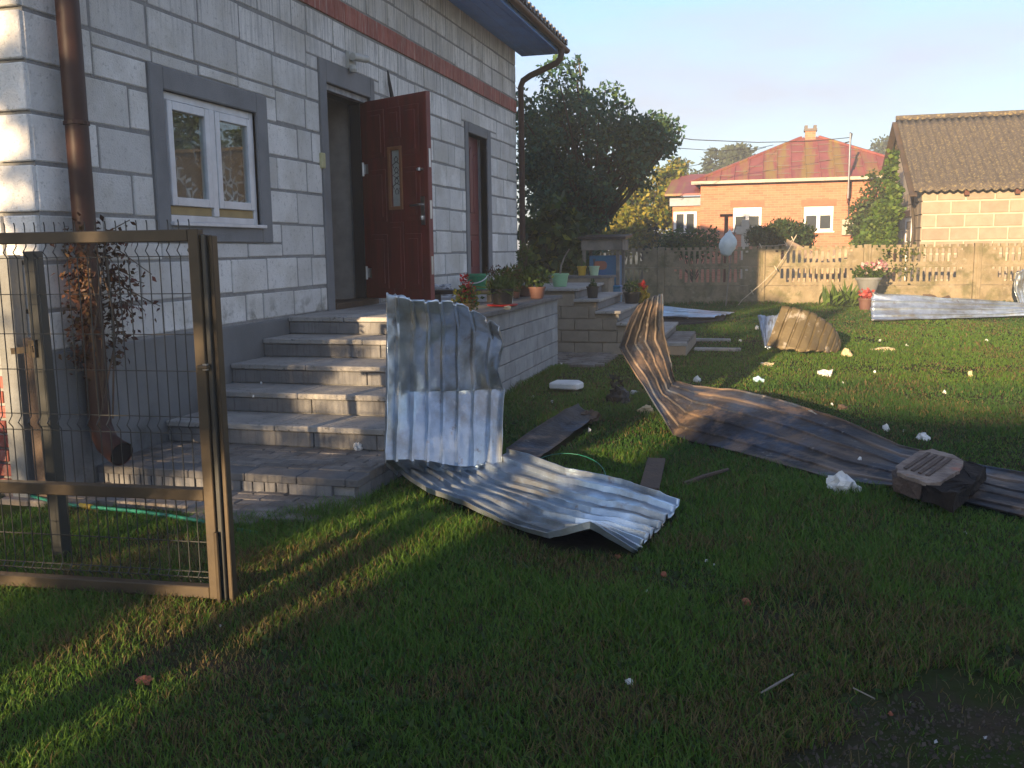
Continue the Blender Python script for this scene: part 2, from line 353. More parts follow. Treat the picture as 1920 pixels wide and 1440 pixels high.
core.prism([(-11.95,Y1-.254,4.662),(WX-.02,Y1-.254,4.662),(-8,Y1-.254,5.62)], (0,.24,0))
wall = core.build('wall', M['mortar'], house)
# --- blocks, one object each
BM = {}
def block_mesh(key, dims, mt, bev=.006):
    if key not in BM:
        import bmesh
        bm = bmesh.new(); bmesh.ops.create_cube(bm, size=1.0)
        for v in bm.verts: v.co = Vector((v.co.x*dims[0], v.co.y*dims[1], v.co.z*dims[2]))
        bmesh.ops.bevel(bm, geom=list(bm.edges), offset=bev, segments=1, affect='EDGES')
        me = bpy.data.meshes.new('block'); bm.to_mesh(me); bm.free(); me.materials.append(mt); BM[key] = me
    return BM[key]
def piece(name, parent, c, dims, mt, rot=None, bev=.006):
    d = tuple(round(x, 2) if x > .04 else round(x, 3) for x in dims)
    o = bpy.data.objects.new(name, block_mesh((mt.name, d, bev), d, mt, bev)); col.objects.link(o)
    o.parent = parent; o.location = Vector(c)-BASE[parent.name]
    if rot: o.rotation_euler = rot
    return o
def free_spans(y0, y1, z0, z1, holes):
    sp = [(y0, y1)]
    for a, b, c, d in holes:
        if z1 <= c or z0 >= d: continue
        ns = []
        for s, e in sp:
            if a > s: ns.append((s, min(a, e)))
            if b < e: ns.append((max(b, s), e))
        sp = [q for q in ns if q[1]-q[0] > .05]
    return sp
rows = [(CZ+CH*(k-1), CZ+CH*k) for k in range(0, 10)] + [(3.86+.268*k, 3.86+.268*(k+1)) for k in range(3)]
rows[9] = (CZ+CH*8, 3.645)
LEN = .565
for ri, (z0, z1) in enumerate(rows):
    if z0 < .86: z0 = .885
    hz = [h for h in SURR]
    zc = [z0]
    for h in hz:
        for e in (h[2], h[3]):
            if z0+.06 < e < z1-.06: zc.append(e)
    # joints of this course, the same along the whole course
    js = [Y0]; y = Y0+LEN*(.5 if ri % 2 else .98)
    while y < Y1-.15:
        js.append(y); u = random.random(); y += LEN*(.48 if u < .12 else random.uniform(.93, 1.06))
    js.append(Y1)
    for a, b in zip(js[:-1], js[1:]):
        # height pieces: cut blocks above / below an opening's surround
        cuts = [z0] + sorted(e for h in hz for e in (h[2], h[3]) if z0+.05 < e < z1-.05 and h[0] < b and h[1] > a) + [z1]
        for za, zb in zip(cuts[:-1], cuts[1:]):
            for s, e in free_spans(a, b, za+.004, zb-.004, hz):
                gap = random.uniform(.013, .023); gz = random.uniform(.018, .034); dp = .034 + random.uniform(-.003, .004)
                if e-s < .07: continue
                piece('block', wall, (WX-.02+dp/2-.020, (s+e)/2, (za+zb)/2+random.uniform(-.003,.003)), (dp, e-s-gap, zb-za-gz*(1.0 if (za == z0 and zb == z1) else .6)), M['block'],
                      rot=(random.uniform(-.004,.004), 0, 0))
# near gable: corner blocks that show at the left edge
for ri, (z0, z1) in enumerate(rows):
    if z0 < .86: z0 = .885
    x = WX+.0; first = True
    for q in range(3):
        ln = LEN*(.45 if (ri % 2 == 0 and q == 0) else .98)
        piece('block', wall, (x-ln/2, Y0-.004, (z0+z1)/2), (ln-.02, .034, z1-z0-.026), M['block'], rot=(0, random.uniform(-.004,.004), 0)); x -= ln
# ring beam of red bricks
y = Y0
while y < Y1-.05:
    ln = min(random.uniform(.24,.30), Y1-y)
    piece('ring_brick', wall, (WX-.012+.004, y+ln/2, 3.752), (.03, ln-.004, .188), M['ring_brick'], bev=.004); y += ln
# plinth, with the red brick plinth of the gable
box_part('plinth', M['plinth'], house, WI, WX+.022, Y0-.009, 12.5, 0, .878, bevel=.006)
gp = MB().box(-11.9, WI-.004, Y0-.010, Y0+.0105, 0, .80).build('gable_plinth', M['mortar'], house)
zz = .03; k = 0
while zz < .72:
    x = -4.16 - (.13 if k % 2 else 0)
    while x > -6.0:
        piece('brick', gp, (x-.125, Y0-.018, zz+.04), (.24, .03, .075), M['ring_brick'], bev=.004); x -= .255
    zz += .09; k += 1
# render bands round the openings
for (a,b,c,d), (oa,ob,oc,od) in zip(SURR, OPEN):
    s = MB(); P = WX+.012
    s.box(WX-.25, P, a, oa, c, d); s.box(WX-.25, P, ob, b, c, d); s.box(WX-.25, P, oa+.0005, ob-.0005, od, d-.001)
    if oc > 1.3: s.box(WX-.25, P, oa+.0005, ob-.0005, c+.001, oc)
    s.build('render_surround', M['render'], house, bevel=.008)
# window: frame, mullion, two sashes with panes, net curtains, raw wood strips
wa, wb, wc, wd = OPEN[0]; FX = WX-.03
win = MB()
win.box(FX-.07, FX, wa, wa+.055, wc, wd); win.box(FX-.07, FX, wb-.055, wb, wc, wd)
win.box(FX-.069, FX-.001, wa+.055, wb-.055, wd-.055, wd); win.box(FX-.069, FX-.001, wa+.055, wb-.055, wc, wc+.05)
ymid = (wa+wb)/2+.0
win.box(FX-.068, FX+.012, ymid-.035, ymid+.035, wc+.05, wd-.055)
window = win.build('window', M['pvc'], house, bevel=.004)
box_part('sill', M['pvc'], window, FX-.02, WX+.045, wa-.02, wb+.02, wc-.028, wc-.001, bevel=.004)
for a, b in ((wa+.055, ymid-.035), (ymid+.035, wb-.055)):
    zb, zt = wc+.115, wd-.06; s = MB()
    s.box(FX-.04, FX+.018, a+.004, a+.064, zb, zt); s.box(FX-.04, FX+.018, b-.064, b-.004, zb, zt)
    s.box(FX-.039, FX+.017, a+.064, b-.064, zt-.06, zt); s.box(FX-.039, FX+.017, a+.064, b-.064, zb, zb+.06)
    s.build('sash', M['pvc'], window, bevel=.004)
    box_part('pane', M['pane'], window, FX-.012, FX-.004, a+.06, b-.06, zb+.055, zt-.055)
    box_part('wood_strip', M['sill_wood'], window, FX-.03, FX-.006, a+.01, b-.01, wc+.052, wc+.112)
    # net curtain with flowers, gathered in folds
    c = MB(); n = 26; yc = np.linspace(a-.02, b+.02, n); xo = FX-.075
    def net(y, z): return xo+.012*math.sin(y*70)+.006*math.sin(y*31)
    c.add([(net(yv, z), yv, z) for z in (zb, zt-.02) for yv in yc], [(i, i+1, n+i+1, n+i) for i in range(n-1)])
    cm = c.build('net_curtain', M.setdefault('net', mat('lace', (.85,.87,.9), .95)), window, smooth='all')
# lace: transparent net with embroidered flowers
def lace():
    m_ = M['net']; n = m_.node_tree.nodes; l = m_.node_tree.links; p = n['Principled BSDF']
    geo = n.new('ShaderNodeNewGeometry')
    v = n.new('ShaderNodeTexVoronoi'); v.inputs['Scale'].default_value = 13; v.feature = 'DISTANCE_TO_EDGE'; l.new(geo.outputs['Position'], v.inputs['Vector'])
    nz = n.new('ShaderNodeTexNoise'); nz.inputs['Scale'].default_value = 5; l.new(geo.outputs['Position'], nz.inputs['Vector'])
    a = n.new('ShaderNodeMapRange'); a.inputs['From Min'].default_value = .16; a.inputs['From Max'].default_value = .05; l.new(v.outputs[0], a.inputs[0])
    sx = n.new('ShaderNodeSeparateXYZ'); l.new(geo.outputs['Position'], sx.inputs[0])
    z = n.new('ShaderNodeMapRange'); z.inputs['From Min'].default_value = 2.35; z.inputs['From Max'].default_value = 1.75; z.inputs['To Max'].default_value = .9; l.new(sx.outputs['Z'], z.inputs[0])
    b = n.new('ShaderNodeMapRange'); b.inputs['From Min'].default_value = .40; b.inputs['From Max'].default_value = .50; l.new(nz.outputs['Fac'], b.inputs[0])
    m1 = n.new('ShaderNodeMath'); m1.operation = 'MULTIPLY'; l.new(a.outputs[0], m1.inputs[0]); l.new(b.outputs[0], m1.inputs[1])
    m2 = n.new('ShaderNodeMath'); m2.operation = 'MULTIPLY_ADD'; l.new(m1.outputs[0], m2.inputs[0]); l.new(z.outputs[0], m2.inputs[1]); m2.inputs[2].default_value = .12
    l.new(m2.outputs[0], p.inputs['Alpha'])
lace()
room = MB()
room.box(-7, -6.95, 5.2, 8.0, .9, 3.4); room.box(-6.9, -4.4, 5.0, 5.05, .9, 3.4); room.box(-6.9,-4.4,7.9,7.95,.9,3.4); room.box(-6.9,-4.4,5.06,7.89,.9,.95)
room.build('room_wall', M['hall'], house)
# door opening: dark frame, hall, threshold
da, db, dc, dd = OPEN[1]
fr = MB(); fr.box(WX-.22, WX-.10, da, da+.07, .95, dd); fr.box(WX-.22, WX-.10, db-.05, db, .95, dd); fr.box(WX-.219, WX-.101, da+.07, db-.05, dd-.06, dd)
fr.build('door_frame', M['dark_frame'], house, bevel=.003)
MB().box(WX-.10, WX-.03, da+.001, db-.001, dd-.055, dd-.002).build('lintel_strip', mat('lintel_foam', (.45,.44,.42), .9, c2=(.2,.2,.2), scale=12), house)
MB().box(WX-.26, WX+.03, da+.001, db-.001, .885, .948).build('threshold', M['brown_wood'], house, bevel=.005)
hl = MB(); hl.box(-7.2, -4.332, 9.345, 9.46, .9, 3.3); hl.box(-7.3, -7.2, 8.1, 9.46, .9, 3.3); hl.box(-7.2, -4.34, 8.03, 8.10, .9, 3.3); hl.box(-7.2, -4.34, 8.1, 9.36, 3.2, 3.3)
hl.build('hall_wall', M['hall'], house); box_part('hall_floor', M['hall_floor'], house, -7.2, -4.335, 8.1, 9.36, .86, .935)
# open leaf
hinge = Vector((WX-.10, 9.30, 0)); free = Vector((-3.27, 8.84, 0)); du = (free-hinge).normalized(); LW = (free-hinge).length
dn = Vector((du.y, -du.x, 0))
if dn.y > 0: dn = -dn                                          # face turned to the yard
def DL(u, z, off=0.0): return hinge + du*(u*LW) + Vector((0,0,z)) + dn*off
def leafbox(mb, u0, u1, z0, z1, o0, o1):
    c = (DL(u0,z0,o0)+DL(u1,z1,o1))/2
    return mb.obox(c, du*((u1-u0)*LW/2), dn*((o1-o0)/2), Vector((0,0,(z1-z0)/2)))
ZB, ZT = .955, 2.985
gu0, gu1, gz0, gz1 = .46, .60, 1.90, 2.46
leaf = MB()
leafbox(leaf, 0, gu0, ZB, ZT, -.05, 0); leafbox(leaf, gu1, 1, ZB, ZT, -.05, 0)
leafbox(leaf, gu0, gu1, ZB, gz0, -.05, 0); leafbox(leaf, gu0, gu1, gz1, ZT, -.05, 0)
leaf = leaf.build('door', M['burgundy'], house, bevel=.003, label='burgundy leaf standing wide open over the steps')
pm = MB()
for u0, u1 in ((.13,.38),(.66,.90)):
    for z0, z1 in ((1.06,1.62),(1.75,2.28),(2.40,2.88)):
        leafbox(pm, u0, u1, z0, z1, .001, .010); leafbox(pm, u0+.05, u1-.05, z0+.05, z1-.05, .010, .018)
for z0, z1 in ((1.06,1.74),(2.58,2.88)):
    leafbox(pm, .43, .63, z0, z1, .001, .010); leafbox(pm, .47, .59, z0+.05, z1-.05, .010, .016)
pm.build('door_moulding', M['burgundy'], leaf, bevel=.006)
gf = MB()
leafbox(gf, gu0-.035, gu0, gz0-.035, gz1+.035, -.01, .016); leafbox(gf, gu1, gu1+.035, gz0-.035, gz1+.035, -.01, .016)
leafbox(gf, gu0, gu1, gz1, gz1+.035, -.01, .015); leafbox(gf, gu0, gu1, gz0-.035, gz0, -.01, .015)
gf.build('glass_frame', mat('light_brown_bead', (.30,.12,.05), .5), leaf, bevel=.003)
leafbox(MB(), gu0, gu1, gz0, gz1, -.03, -.02).build('door_glass', mat('frosted_glass', (.52,.58,.56), .25), leaf)
orn = MB()
for k in range(7):
    t = k/6; z = gz0+.12+t*(gz1-gz0-.24); s = .028*math.sin(t*PI*3)
    for sg in (-1, 1): orn.tube([DL(.53+sg*(s+.012)/LW*1.0+sg*.0, z, -.012), DL(.53+sg*(abs(s)+.03)/LW, z+.03, -.012), DL(.53, z+.06, -.012)], .004, 5)
orn.build('glass_ornament', M['dark'], leaf)
edge = MB(); leafbox(edge, .999, 1.012, ZB, ZT, -.048, .004); edge.build('edge_strip', mat('edge_red', (.20,.05,.045), .5), leaf)
for z in (2.30, 1.22):
    h = MB().tube([DL(.035, z-.07, .016), DL(.035, z+.07, .016)], .014, 8); leafbox(h, .035, .10, z-.05, z+.05, .001, .006); h.build('hinge', M['chrome'], leaf)
hd = MB(); leafbox(hd, .905, .955, 1.70, 1.98, .001, .012)
hd.tube([DL(.93,1.90,.01), DL(.93,1.90,.055), DL(.80,1.895,.06)], .011, 8); hd.lathe(DL(.93,1.77,.02), [(.02,-.02),(.022,0),(.02,.02)], 10)
hd.build('door_handle', M['chrome'], leaf, smooth=True)
lk = MB(); leafbox(lk, .87, .945, 2.235, 2.255, .001, .03); lk.lathe(DL(.91,2.245,.03), [(.018,-.015),(.018,.015)], 10); lk.build('lock', M['chrome'], leaf)
lp = MB()
for z in (1.30,1.85,2.35): leafbox(lp, 1.0121, 1.015, z-.09, z+.09, -.038, -.012)
lp.build('lock_plate', M['chrome'], leaf)
# far door
fa, fb, fc, fd = OPEN[2]; X2 = WX-.14
d2 = MB().box(X2-.05, X2, fa+.02, fb-.02, fc+.06, fd).build('closed_door', M['burgundy2'], house, bevel=.003)
pm = MB(); wd2 = fb-fa-.04
for k in range(4):
    a = fa+.10+k*(wd2-.16)/4; b = a+(wd2-.16)/4-.03; zt = 2.72+.16*math.sin((k+.5)/4*PI)
    pm.prism([(X2+.001,a,1.98),(X2+.001,b,1.98),(X2+.001,b,zt),(X2+.001,(a+b)/2,zt+.05),(X2+.001,a,zt-.02)], (.014,0,0))
for a, b, z0, z1 in ((fa+.1,fb-.1,1.66,1.86),(fa+.1,(fa+fb)/2-.03,1.2,1.58),((fa+fb)/2+.03,fb-.1,1.2,1.58)): pm.box(X2+.001, X2+.014, a, b, z0, z1)
pm.build('door_moulding', M['burgundy2'], d2, bevel=.005)
MB().tube([(X2+.01,fa+.09,1.98),(X2+.06,fa+.09,1.98),(X2+.065,fa+.2,1.98)], .011, 6).build('door_handle', M['chrome'], d2)
f2 = MB(); f2.box(X2-.06, X2+.03, fa, fa+.02, fc, fd); f2.box(X2-.06, X2+.03, fb-.02, fb, fc, fd); f2.build('door_frame', M['render'], house)
# lamp over the door, bell push, black cable duct
la = PX(660, 116, WX+.03)
lm = MB().box(WX-.01, WX+.03, la.y-.06, la.y+.06, la.z-.07, la.z+.09); lm.tube([(WX+.03,la.y,la.z+.02),(WX+.10,la.y+.01,la.z+.03)], .018, 8)
lm.tube([(WX+.08,la.y-.10,la.z+.03),(WX+.12,la.y+.16,la.z+.05)], .04, 10); lm.lathe((WX+.05,la.y-.03,la.z-.11), [(.03,0),(.045,.03),(.04,.07)], 10)
lm.build('wall_lamp', mat('lamp_plastic', (.55,.56,.52), .5), house, bevel=.004)
pb = PX(607, 301, WX+.02); box_part('bell_push', mat('cream_plastic', (.55,.52,.28), .5), house, WX-.01, WX+.025, pb.y-.035, pb.y+.035, pb.z-.07, pb.z+.07, bevel=.006)
cb = [PX(727,132,WX+.03), PX(730,155,WX+.03), PX(735,182,WX+.03)]
MB().tube(cb, [.008,.02,.024], 6).build('cable_duct', M['cable'], house)
# roof: soffit boards, fascia, gutter, sheet
OV = .66; EX = WX+OV; EZ = 4.60; YE = Y1+.42; YS = Y0-.45
nb = 5; bw = (OV+.02)/nb
for k in range(nb):
    x0 = WX-.01+k*bw; MB().box(x0+.002, x0+bw-.003, YS, YE, EZ+.03, EZ+.05).build('soffit_board', M['blue_soffit'], house, bevel=.004)
sl_ = .27
MB().box(EX+.008, EX+.03, YS, YE, EZ-.02, EZ+.16).build('fascia_board', M['blue_soffit'], house)
MB().prism([(WX,YE-.02,EZ+.052),(EX,YE-.02,EZ+.052),(EX,YE-.02,EZ+.17),(WX,YE-.02,EZ+.17+OV*sl_)], (0,.02,0)).build('barge_board', M['blue_soffit'], house)
rf = MB(); t_ = .06
def roofpt(x, dz=0): return EZ+.16+(EX+.1-x)*sl_+dz
rf.add([(EX+.1,YS-.05,roofpt(EX+.1)),(EX+.1,YE+.05,roofpt(EX+.1)),(-8,YE+.05,roofpt(-8)),(-8,YS-.05,roofpt(-8)),
        (EX+.1,YS-.05,roofpt(EX+.1,t_)),(EX+.1,YE+.05,roofpt(EX+.1,t_)),(-8,YE+.05,roofpt(-8,t_)),(-8,YS-.05,roofpt(-8,t_))],
       [(0,1,2,3),(7,6,5,4),(0,4,5,1),(1,5,6,2),(2,6,7,3),(3,7,4,0)])
xb = -16-EX-.1
rf.add([(xb,YS-.05,roofpt(EX+.1)),(xb,YE+.05,roofpt(EX+.1)),(-8.001,YE+.05,roofpt(-8)),(-8.001,YS-.05,roofpt(-8)),
        (xb,YS-.05,roofpt(EX+.1,t_)),(xb,YE+.05,roofpt(EX+.1,t_)),(-8.001,YE+.05,roofpt(-8,t_)),(-8.001,YS-.05,roofpt(-8,t_))],
       [(0,1,2,3),(7,6,5,4),(0,4,5,1),(1,5,6,2),(2,6,7,3),(3,7,4,0)])
yv = YS
while yv < YE:
    rf.box(EX+.05, EX+.125, yv, yv+.10, EZ+.15, EZ+.235); yv += .22
rf.build('roof', M['roof_dark'], house)
gt = MB(); n = 9; r = .062; gc = (EX+.095, EZ+.085)
prof = [(gc[0]+r*math.cos(PI+PI*i/(n-1)), gc[1]+r*math.sin(PI+PI*i/(n-1))) for i in range(n)]
prof2 = [(gc[0]+(r-.006)*math.cos(2*PI-PI*i/(n-1)), gc[1]+(r-.006)*math.sin(2*PI-PI*i/(n-1))) for i in range(n)]
gt.prism([(x, YS, z) for x, z in prof+prof2], (0, YE-YS, 0))
gt.prism([(x, YE+.001, z) for x, z in prof], (0, .012, 0))
gutter = gt.build('gutter', M['brown_metal'], house)
for k in range(12):
    yv = YS+.3+k*.92; MB().box(EX+.032, EX+.16, yv, yv+.02, EZ+.142, EZ+.149).build('gutter_bracket', M['brown_metal'], gutter)
yd = Y1+.02; px_ = WX+.075
pts = [(gc[0],yd,EZ+.04),(gc[0],yd,EZ-.06),(gc[0]-.02,yd,EZ-.13),(gc[0]-.08,yd,EZ-.19),(px_+.16,yd,EZ-.36),(px_+.04,yd,EZ-.43),(px_,yd,EZ-.52),(px_,yd,2.0),(px_,yd,.3)]
dp = MB().tube(pts, .05, 12).build('downpipe', M['brown_metal'], house, smooth=True, label='far dark downpipe with swan neck')
for z in (3.6,1.9): MB().lathe((px_,yd,z), [(.056,-.012),(.056,.012)], 12).build('pipe_clip', M['brown_metal'], dp)
P = [PX(118,-60,WX+.09), PX(151,430,WX+.09), PX(186,740,WX+.09)]
yd = (P[0].y+P[1].y+P[2].y)/3; xp = WX+.10
pts = [(xp,yd,4.6),(xp,yd,2.6),(xp,yd,1.0),(xp,yd+.0,.42),(xp+.015,yd-.0,.36),(xp+.06,yd-.02,.30),(xp+.13,yd-.04,.265),(xp+.19,yd-.06,.245)]
dp = MB().tube(pts, [.066]*3+[.068,.07,.072,.075,.078], 16, cap=False).build('downpipe', M['brown_metal'], house, smooth=True, label='near brown downpipe with turned-out shoe')
MB().tube([(xp+.14,yd-.044,.262),(xp+.188,yd-.06,.247)], [.066,.07], 12).build('pipe_mouth', M['dark'], dp)
for z in (2.22,3.4): MB().lathe((xp,yd,z), [(.069,-.012),(.074,-.010),(.074,.010),(.069,.012)], 16).build('pipe_clip', M['brown_metal'], dp)

# things inside the doorway
for (x, y, s, lab) in ((640,572,.15,'lower red carton with white label inside the open doorway'),(655,545,.13,'upper red carton leaning behind another inside the doorway')):
    p = PX(x, y, WX-.5); z0 = .936 if y > 560 else 1.06
    t = thing('carton', lab, 'box', (p.x,p.y,z0), 'red cartons in the doorway')
    MB().box(p.x-.06,p.x+.06,p.y-.09,p.y+.09,z0,z0+s).build('box_body', M['red'], t, bevel=.004)
    MB().box(p.x+.0605,p.x+.062,p.y+.02,p.y+.07,z0+.03,z0+.10).build('box_label', M['white'], t)
p = PX(672, 560, WX-.3)
tag(MB().lathe((p.x,p.y,.936), [(.05,0),(.062,.03),(.06,.14),(.045,.22),(.02,.28),(.018,.31)], 14).build('green_bottle', M['green_dark'], None, smooth=True), 'dark green plastic bottle standing inside the doorway', 'bottle')
# ------------------------------------------------------------------ porch steps, landing and pavers
RS, PZ = .149, .147
SY = [5.57, 6.00, 6.42, 6.92, 7.36]; SXR = [-2.40,-2.41,-2.42,-2.43,-2.43]
porch = thing('porch_steps', 'grey concrete porch steps with landing and block retaining wall', 'steps', (-3.2, 6, 0))
XL = WX+.025
# lower platform
pf = MB().box(XL, -2.30, 4.86, 5.56, 0, PZ-.06); pf.build('platform_core', M['mortar'], porch)
x = XL+.002
while x < -2.45:
    wd_ = .078 if x < -2.72 else .29
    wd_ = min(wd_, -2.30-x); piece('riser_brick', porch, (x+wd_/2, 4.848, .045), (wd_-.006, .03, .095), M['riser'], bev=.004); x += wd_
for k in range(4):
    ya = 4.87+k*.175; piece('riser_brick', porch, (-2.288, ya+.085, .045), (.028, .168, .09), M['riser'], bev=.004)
x = XL+.001
while x < -2.31:
    wd_ = min(random.uniform(.30,.40), -2.26-x)
    piece('edge_slab', porch, (x+wd_/2, 4.92, .118), (wd_-.005, .185, .052), M['coping'], bev=.006, rot=(random.uniform(-.01,.01), random.uniform(-.006,.006), 0)); x += wd_
r_ = 0; y = 5.015
while y < 5.55:
    x = XL - (.1 if r_ % 2 else 0)
    while x < -2.27:
        a, b = max(x, XL+.001), min(x+.205, -2.265)
        if b-a > .03: piece('paver', porch, ((a+b)/2, min(y+.05, 5.52), .118+random.uniform(-.003,.003)), (b-a-.007, .096, .055), M['paver'], bev=.006, rot=(random.uniform(-.012,.012), random.uniform(-.01,.01), 0))
        x += .205
    y += .103; r_ += 1
# five steps: each a body, risers in pieces and tread slabs
for k in range(5):
    z0 = PZ+RS*k; z1 = z0+RS; ya = SY[k]; yb = SY[k+1]+.0 if k < 4 else SY[k]+.02; xr = SXR[k]
    MB().box(XL, xr-.02, ya+.022, (SY[k+1]+.02 if k < 4 else SY[k]+.3), 0.0 if k == 0 else z0-.03, z1-.046).build('step_core', M['mortar'], porch)
    cuts = [XL] + sorted({0:[-2.92,-2.46],1:[-3.15],2:[-2.9],3:[-3.0],4:[-3.1]}[k]) + [xr]
    for a, b in zip(cuts[:-1], cuts[1:]):
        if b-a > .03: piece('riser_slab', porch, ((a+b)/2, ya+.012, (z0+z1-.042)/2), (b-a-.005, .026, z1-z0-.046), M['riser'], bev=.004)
    if k < 4:
        cuts = [XL, {0:-3.25,1:-3.3,2:-3.45,3:-3.2}[k]+.05, xr+.015]
        for a, b in zip(cuts[:-1], cuts[1:]):
            piece('tread_slab', porch, ((a+b)/2, (ya-.018+SY[k+1]+.01)/2, z1-.021), (b-a-.004, SY[k+1]+.01-ya+.018, .042), M['stone_step'], bev=.006, rot=(random.uniform(-.004,.004), random.uniform(-.003,.003), 0))
LZ = PZ+RS*5                                   # landing level
LX, LY = -2.475, 11.08
MB().box(XL, LX-.035, SY[4]+.05, LY-.03, 0, LZ-.046).build('landing_core', M['wallmortar'], porch)
MB().box(XL, -3.3, LY-.029, 12.62, 0, LZ-.047).build('landing_core', M['wallmortar'], porch)
# landing slabs
yy = [SY[4]-.02, 8.3, 9.25, 10.2, LY+.03]; xx = [XL, -3.52, -2.98, LX+.07]
for a, b in zip(yy[:-1], yy[1:]):
    for c, d in zip(xx[:-1], xx[1:]):
        piece('landing_slab', porch, ((c+d)/2, (a+b)/2, LZ-.021+random.uniform(-.002,.002)), (d-c-.006, b-a-.006, .042), M['stone_step' if d < -2.6 else 'coping'], bev=.005)
piece('landing_slab', porch, ((XL-3.3)/2, 11.86, LZ-.022), (-3.3-XL-.006, 1.46, .04), M['stone_step'], bev=.005)
# retaining wall of hollow blocks, right side and far end
nrow = 5; hh = (LZ-.05)/nrow
for r_ in range(nrow):
    y = SY[4]+.02 - (.19 if r_ % 2 else 0); 
    while y < LY:
        a, b = max(y, SY[4]+.02), min(y+.38, LY)
        if b-a > .04: piece('block', porch, (LX-.012+random.uniform(-.002,.002), (a+b)/2, (r_+.5)*hh), (.045, b-a-.012, hh-.012), M['wallblock'], bev=.004)
        y += .38
    x = LX - (.19 if r_ % 2 else .02)
    for q in range(3):
        piece('block', porch, (x-.19, LY-.012, (r_+.5)*hh), (.365, .04, hh-.012), M['wallblock'], bev=.004); x -= .38
for k in range(4):                            # step flank towards the lawn
    z1 = PZ+RS*(k+1)-.046
    MB().box(SXR[k]-.019, SXR[k]-.004, SY[k]+.03, SY[4]+.01 if k == 0 else SY[4]+.0, (0 if k == 0 else PZ+RS*k-.045), z1).build('flank', M['wallmortar'], porch)

# paved ground in front of the steps and beside the landing
pave = thing('pavement', 'weathered brick paving along the house foot before the lowest step', 'paving', (-3.2, 4.4, 0)); pave['kind'] = 'structure'; del pave['category']
def herring(x0, x1, y0, y1, z, edge=None, jit=.004):
    r_ = 0; y = y0
    while y < y1:
        x = x0 - (.1 if r_ % 2 else 0)
        while x < x1:
            if edge is None or edge(x+.1, y+.05):
                piece('paver', pave, (x+.1, y+.05, z-.02+random.uniform(-jit, jit)), (.196, .096, .05), M['paver'], bev=.006, rot=(random.uniform(-.02,.02), random.uniform(-.015,.015), random.uniform(-.015,.015)))
            x += .205
        y += .105; r_ += 1
herring(-4.35, -2.2, 4.15, 4.85, .03, lambda x, y: y > 4.36+.10*math.sin(x*5)-.06*(x+3) and x < -2.25-(4.75-y)*.4)
herring(-2.45, -2.1, 11.2, 12.5, .03); herring(-3.2, -2.5, 11.2, 12.5, .035, lambda x, y: x < -2.5)
# second, sideways flight behind the landing
S2 = thing('garden_steps', 'second flight of block steps going down sideways to the lawn behind the landing', 'steps', (-2, 13.5, 0))
A, B = 12.62, 14.7
xe = [-2.55,-2.25,-1.96,-1.68,-1.38]
tops = [LZ+.02, LZ-RS+.02, LZ-2*RS+.01, LZ-3*RS, LZ-4*RS]
MB().box(XL, xe[0]-.03, A+.03, B, 0, tops[0]-.045).build('step_core', M['stairblock'], S2)
for k in range(5):
    x0 = xe[k-1]-.032 if k else XL; x1 = xe[k]
    if k: MB().box(x0, x1-.03, A+.03, B, 0, tops[k]-.045).build('step_core', M['stairblock'], S2)
    piece('tread_slab', S2, ((x0+x1)/2+.02, (A+B)/2-.02, tops[k]-.022), (x1-x0+.03, B-A+.05, .042), M['stone_step'], bev=.005)
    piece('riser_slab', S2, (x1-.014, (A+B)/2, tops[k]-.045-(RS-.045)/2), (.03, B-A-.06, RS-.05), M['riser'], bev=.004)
hh = .165
for r_ in range(5):
    z0 = r_*hh; z1 = z0+hh; xmax = max([xe[k] for k in range(5) if tops[k]-.04 >= z1-.06]+[-9])
    if xmax < -8: continue
    x = -3.35 - (.19 if r_ % 2 else 0)
    while x < xmax-.05:
        b = min(x+.39, xmax-.02); zt = min(z1, max(tops[k] for k in range(5) if xe[k] >= b-.001)-.046)
        if b-x > .05 and zt-z0 > .04: piece('block', S2, ((x+b)/2, A+.012, (z0+zt)/2), (b-x-.012, .04, zt-z0-.010), M['stairblock'], bev=.004)
        x += .39
# lowest brick-edged step in the grass
MB().box(-1.36, -1.05, 12.62, 14.4, 0, .13).build('step_core', M['stairblock'], S2)
for k in range(8): piece('paver', S2, (-1.205, 12.75+k*.215, .155), (.30, .205, .05), M['paver'], bev=.006)
piece('riser_brick', S2, (-1.205, 12.606, .075), (.30, .03, .13), M['sand'], bev=.004)
piece('edge_slab', S2, (-1.2, 12.62, .157), (.33, .08, .05), M['stone_step'], bev=.005)
for i, (x, y, r) in enumerate(((1180,597,.5),(1330,640,-.1),(1345,658,.05))):
    p = G(x, y); tag(MB().obox((p.x, p.y, .02), (.32,.0+.04*r,0), (0,.05,0), (0,0,.025)).build('edging_stone', M['stone_step'], None, bevel=.01),
        ('long kerb stone lying behind the dark curled sheet','pale edging stone sunk in grass right of the lowest garden step','nearer pale edging stone in grass before the garden steps')[i], 'kerb stone')

# ------------------------------------------------------------------ plants helper
def leaves(n, centre, spread, size, cols, up=.3, aspect=.5):
    """n leaf quads; centre (n,3)"""
    c = centre; N = len(c)
    d = rng.normal(size=(N,3)); d[:,2] += up; d /= np.linalg.norm(d, axis=1)[:,None]
    s = np.cross(d, rng.normal(size=(N,3))); s /= np.linalg.norm(s, axis=1)[:,None]
    L = (size*rng.uniform(.6,1.3,N))[:,None]
    nrm = np.cross(d, s)
    v0 = c; v1 = c+d*L*.45+s*L*aspect*.5+nrm*L*.07; v2 = c+d*L; v3 = c+d*L*.45-s*L*aspect*.5+nrm*L*.07
    V = np.stack([v0,v1,v2,v3],1).reshape(-1,3); F = np.arange(N*4).reshape(N,4)
    cols = np.array(cols); k = rng.integers(0, len(cols), N); cc = cols[k]*rng.uniform(.65,1.35,N)[:,None]
    return V, F, np.repeat(cc, 4, 0)
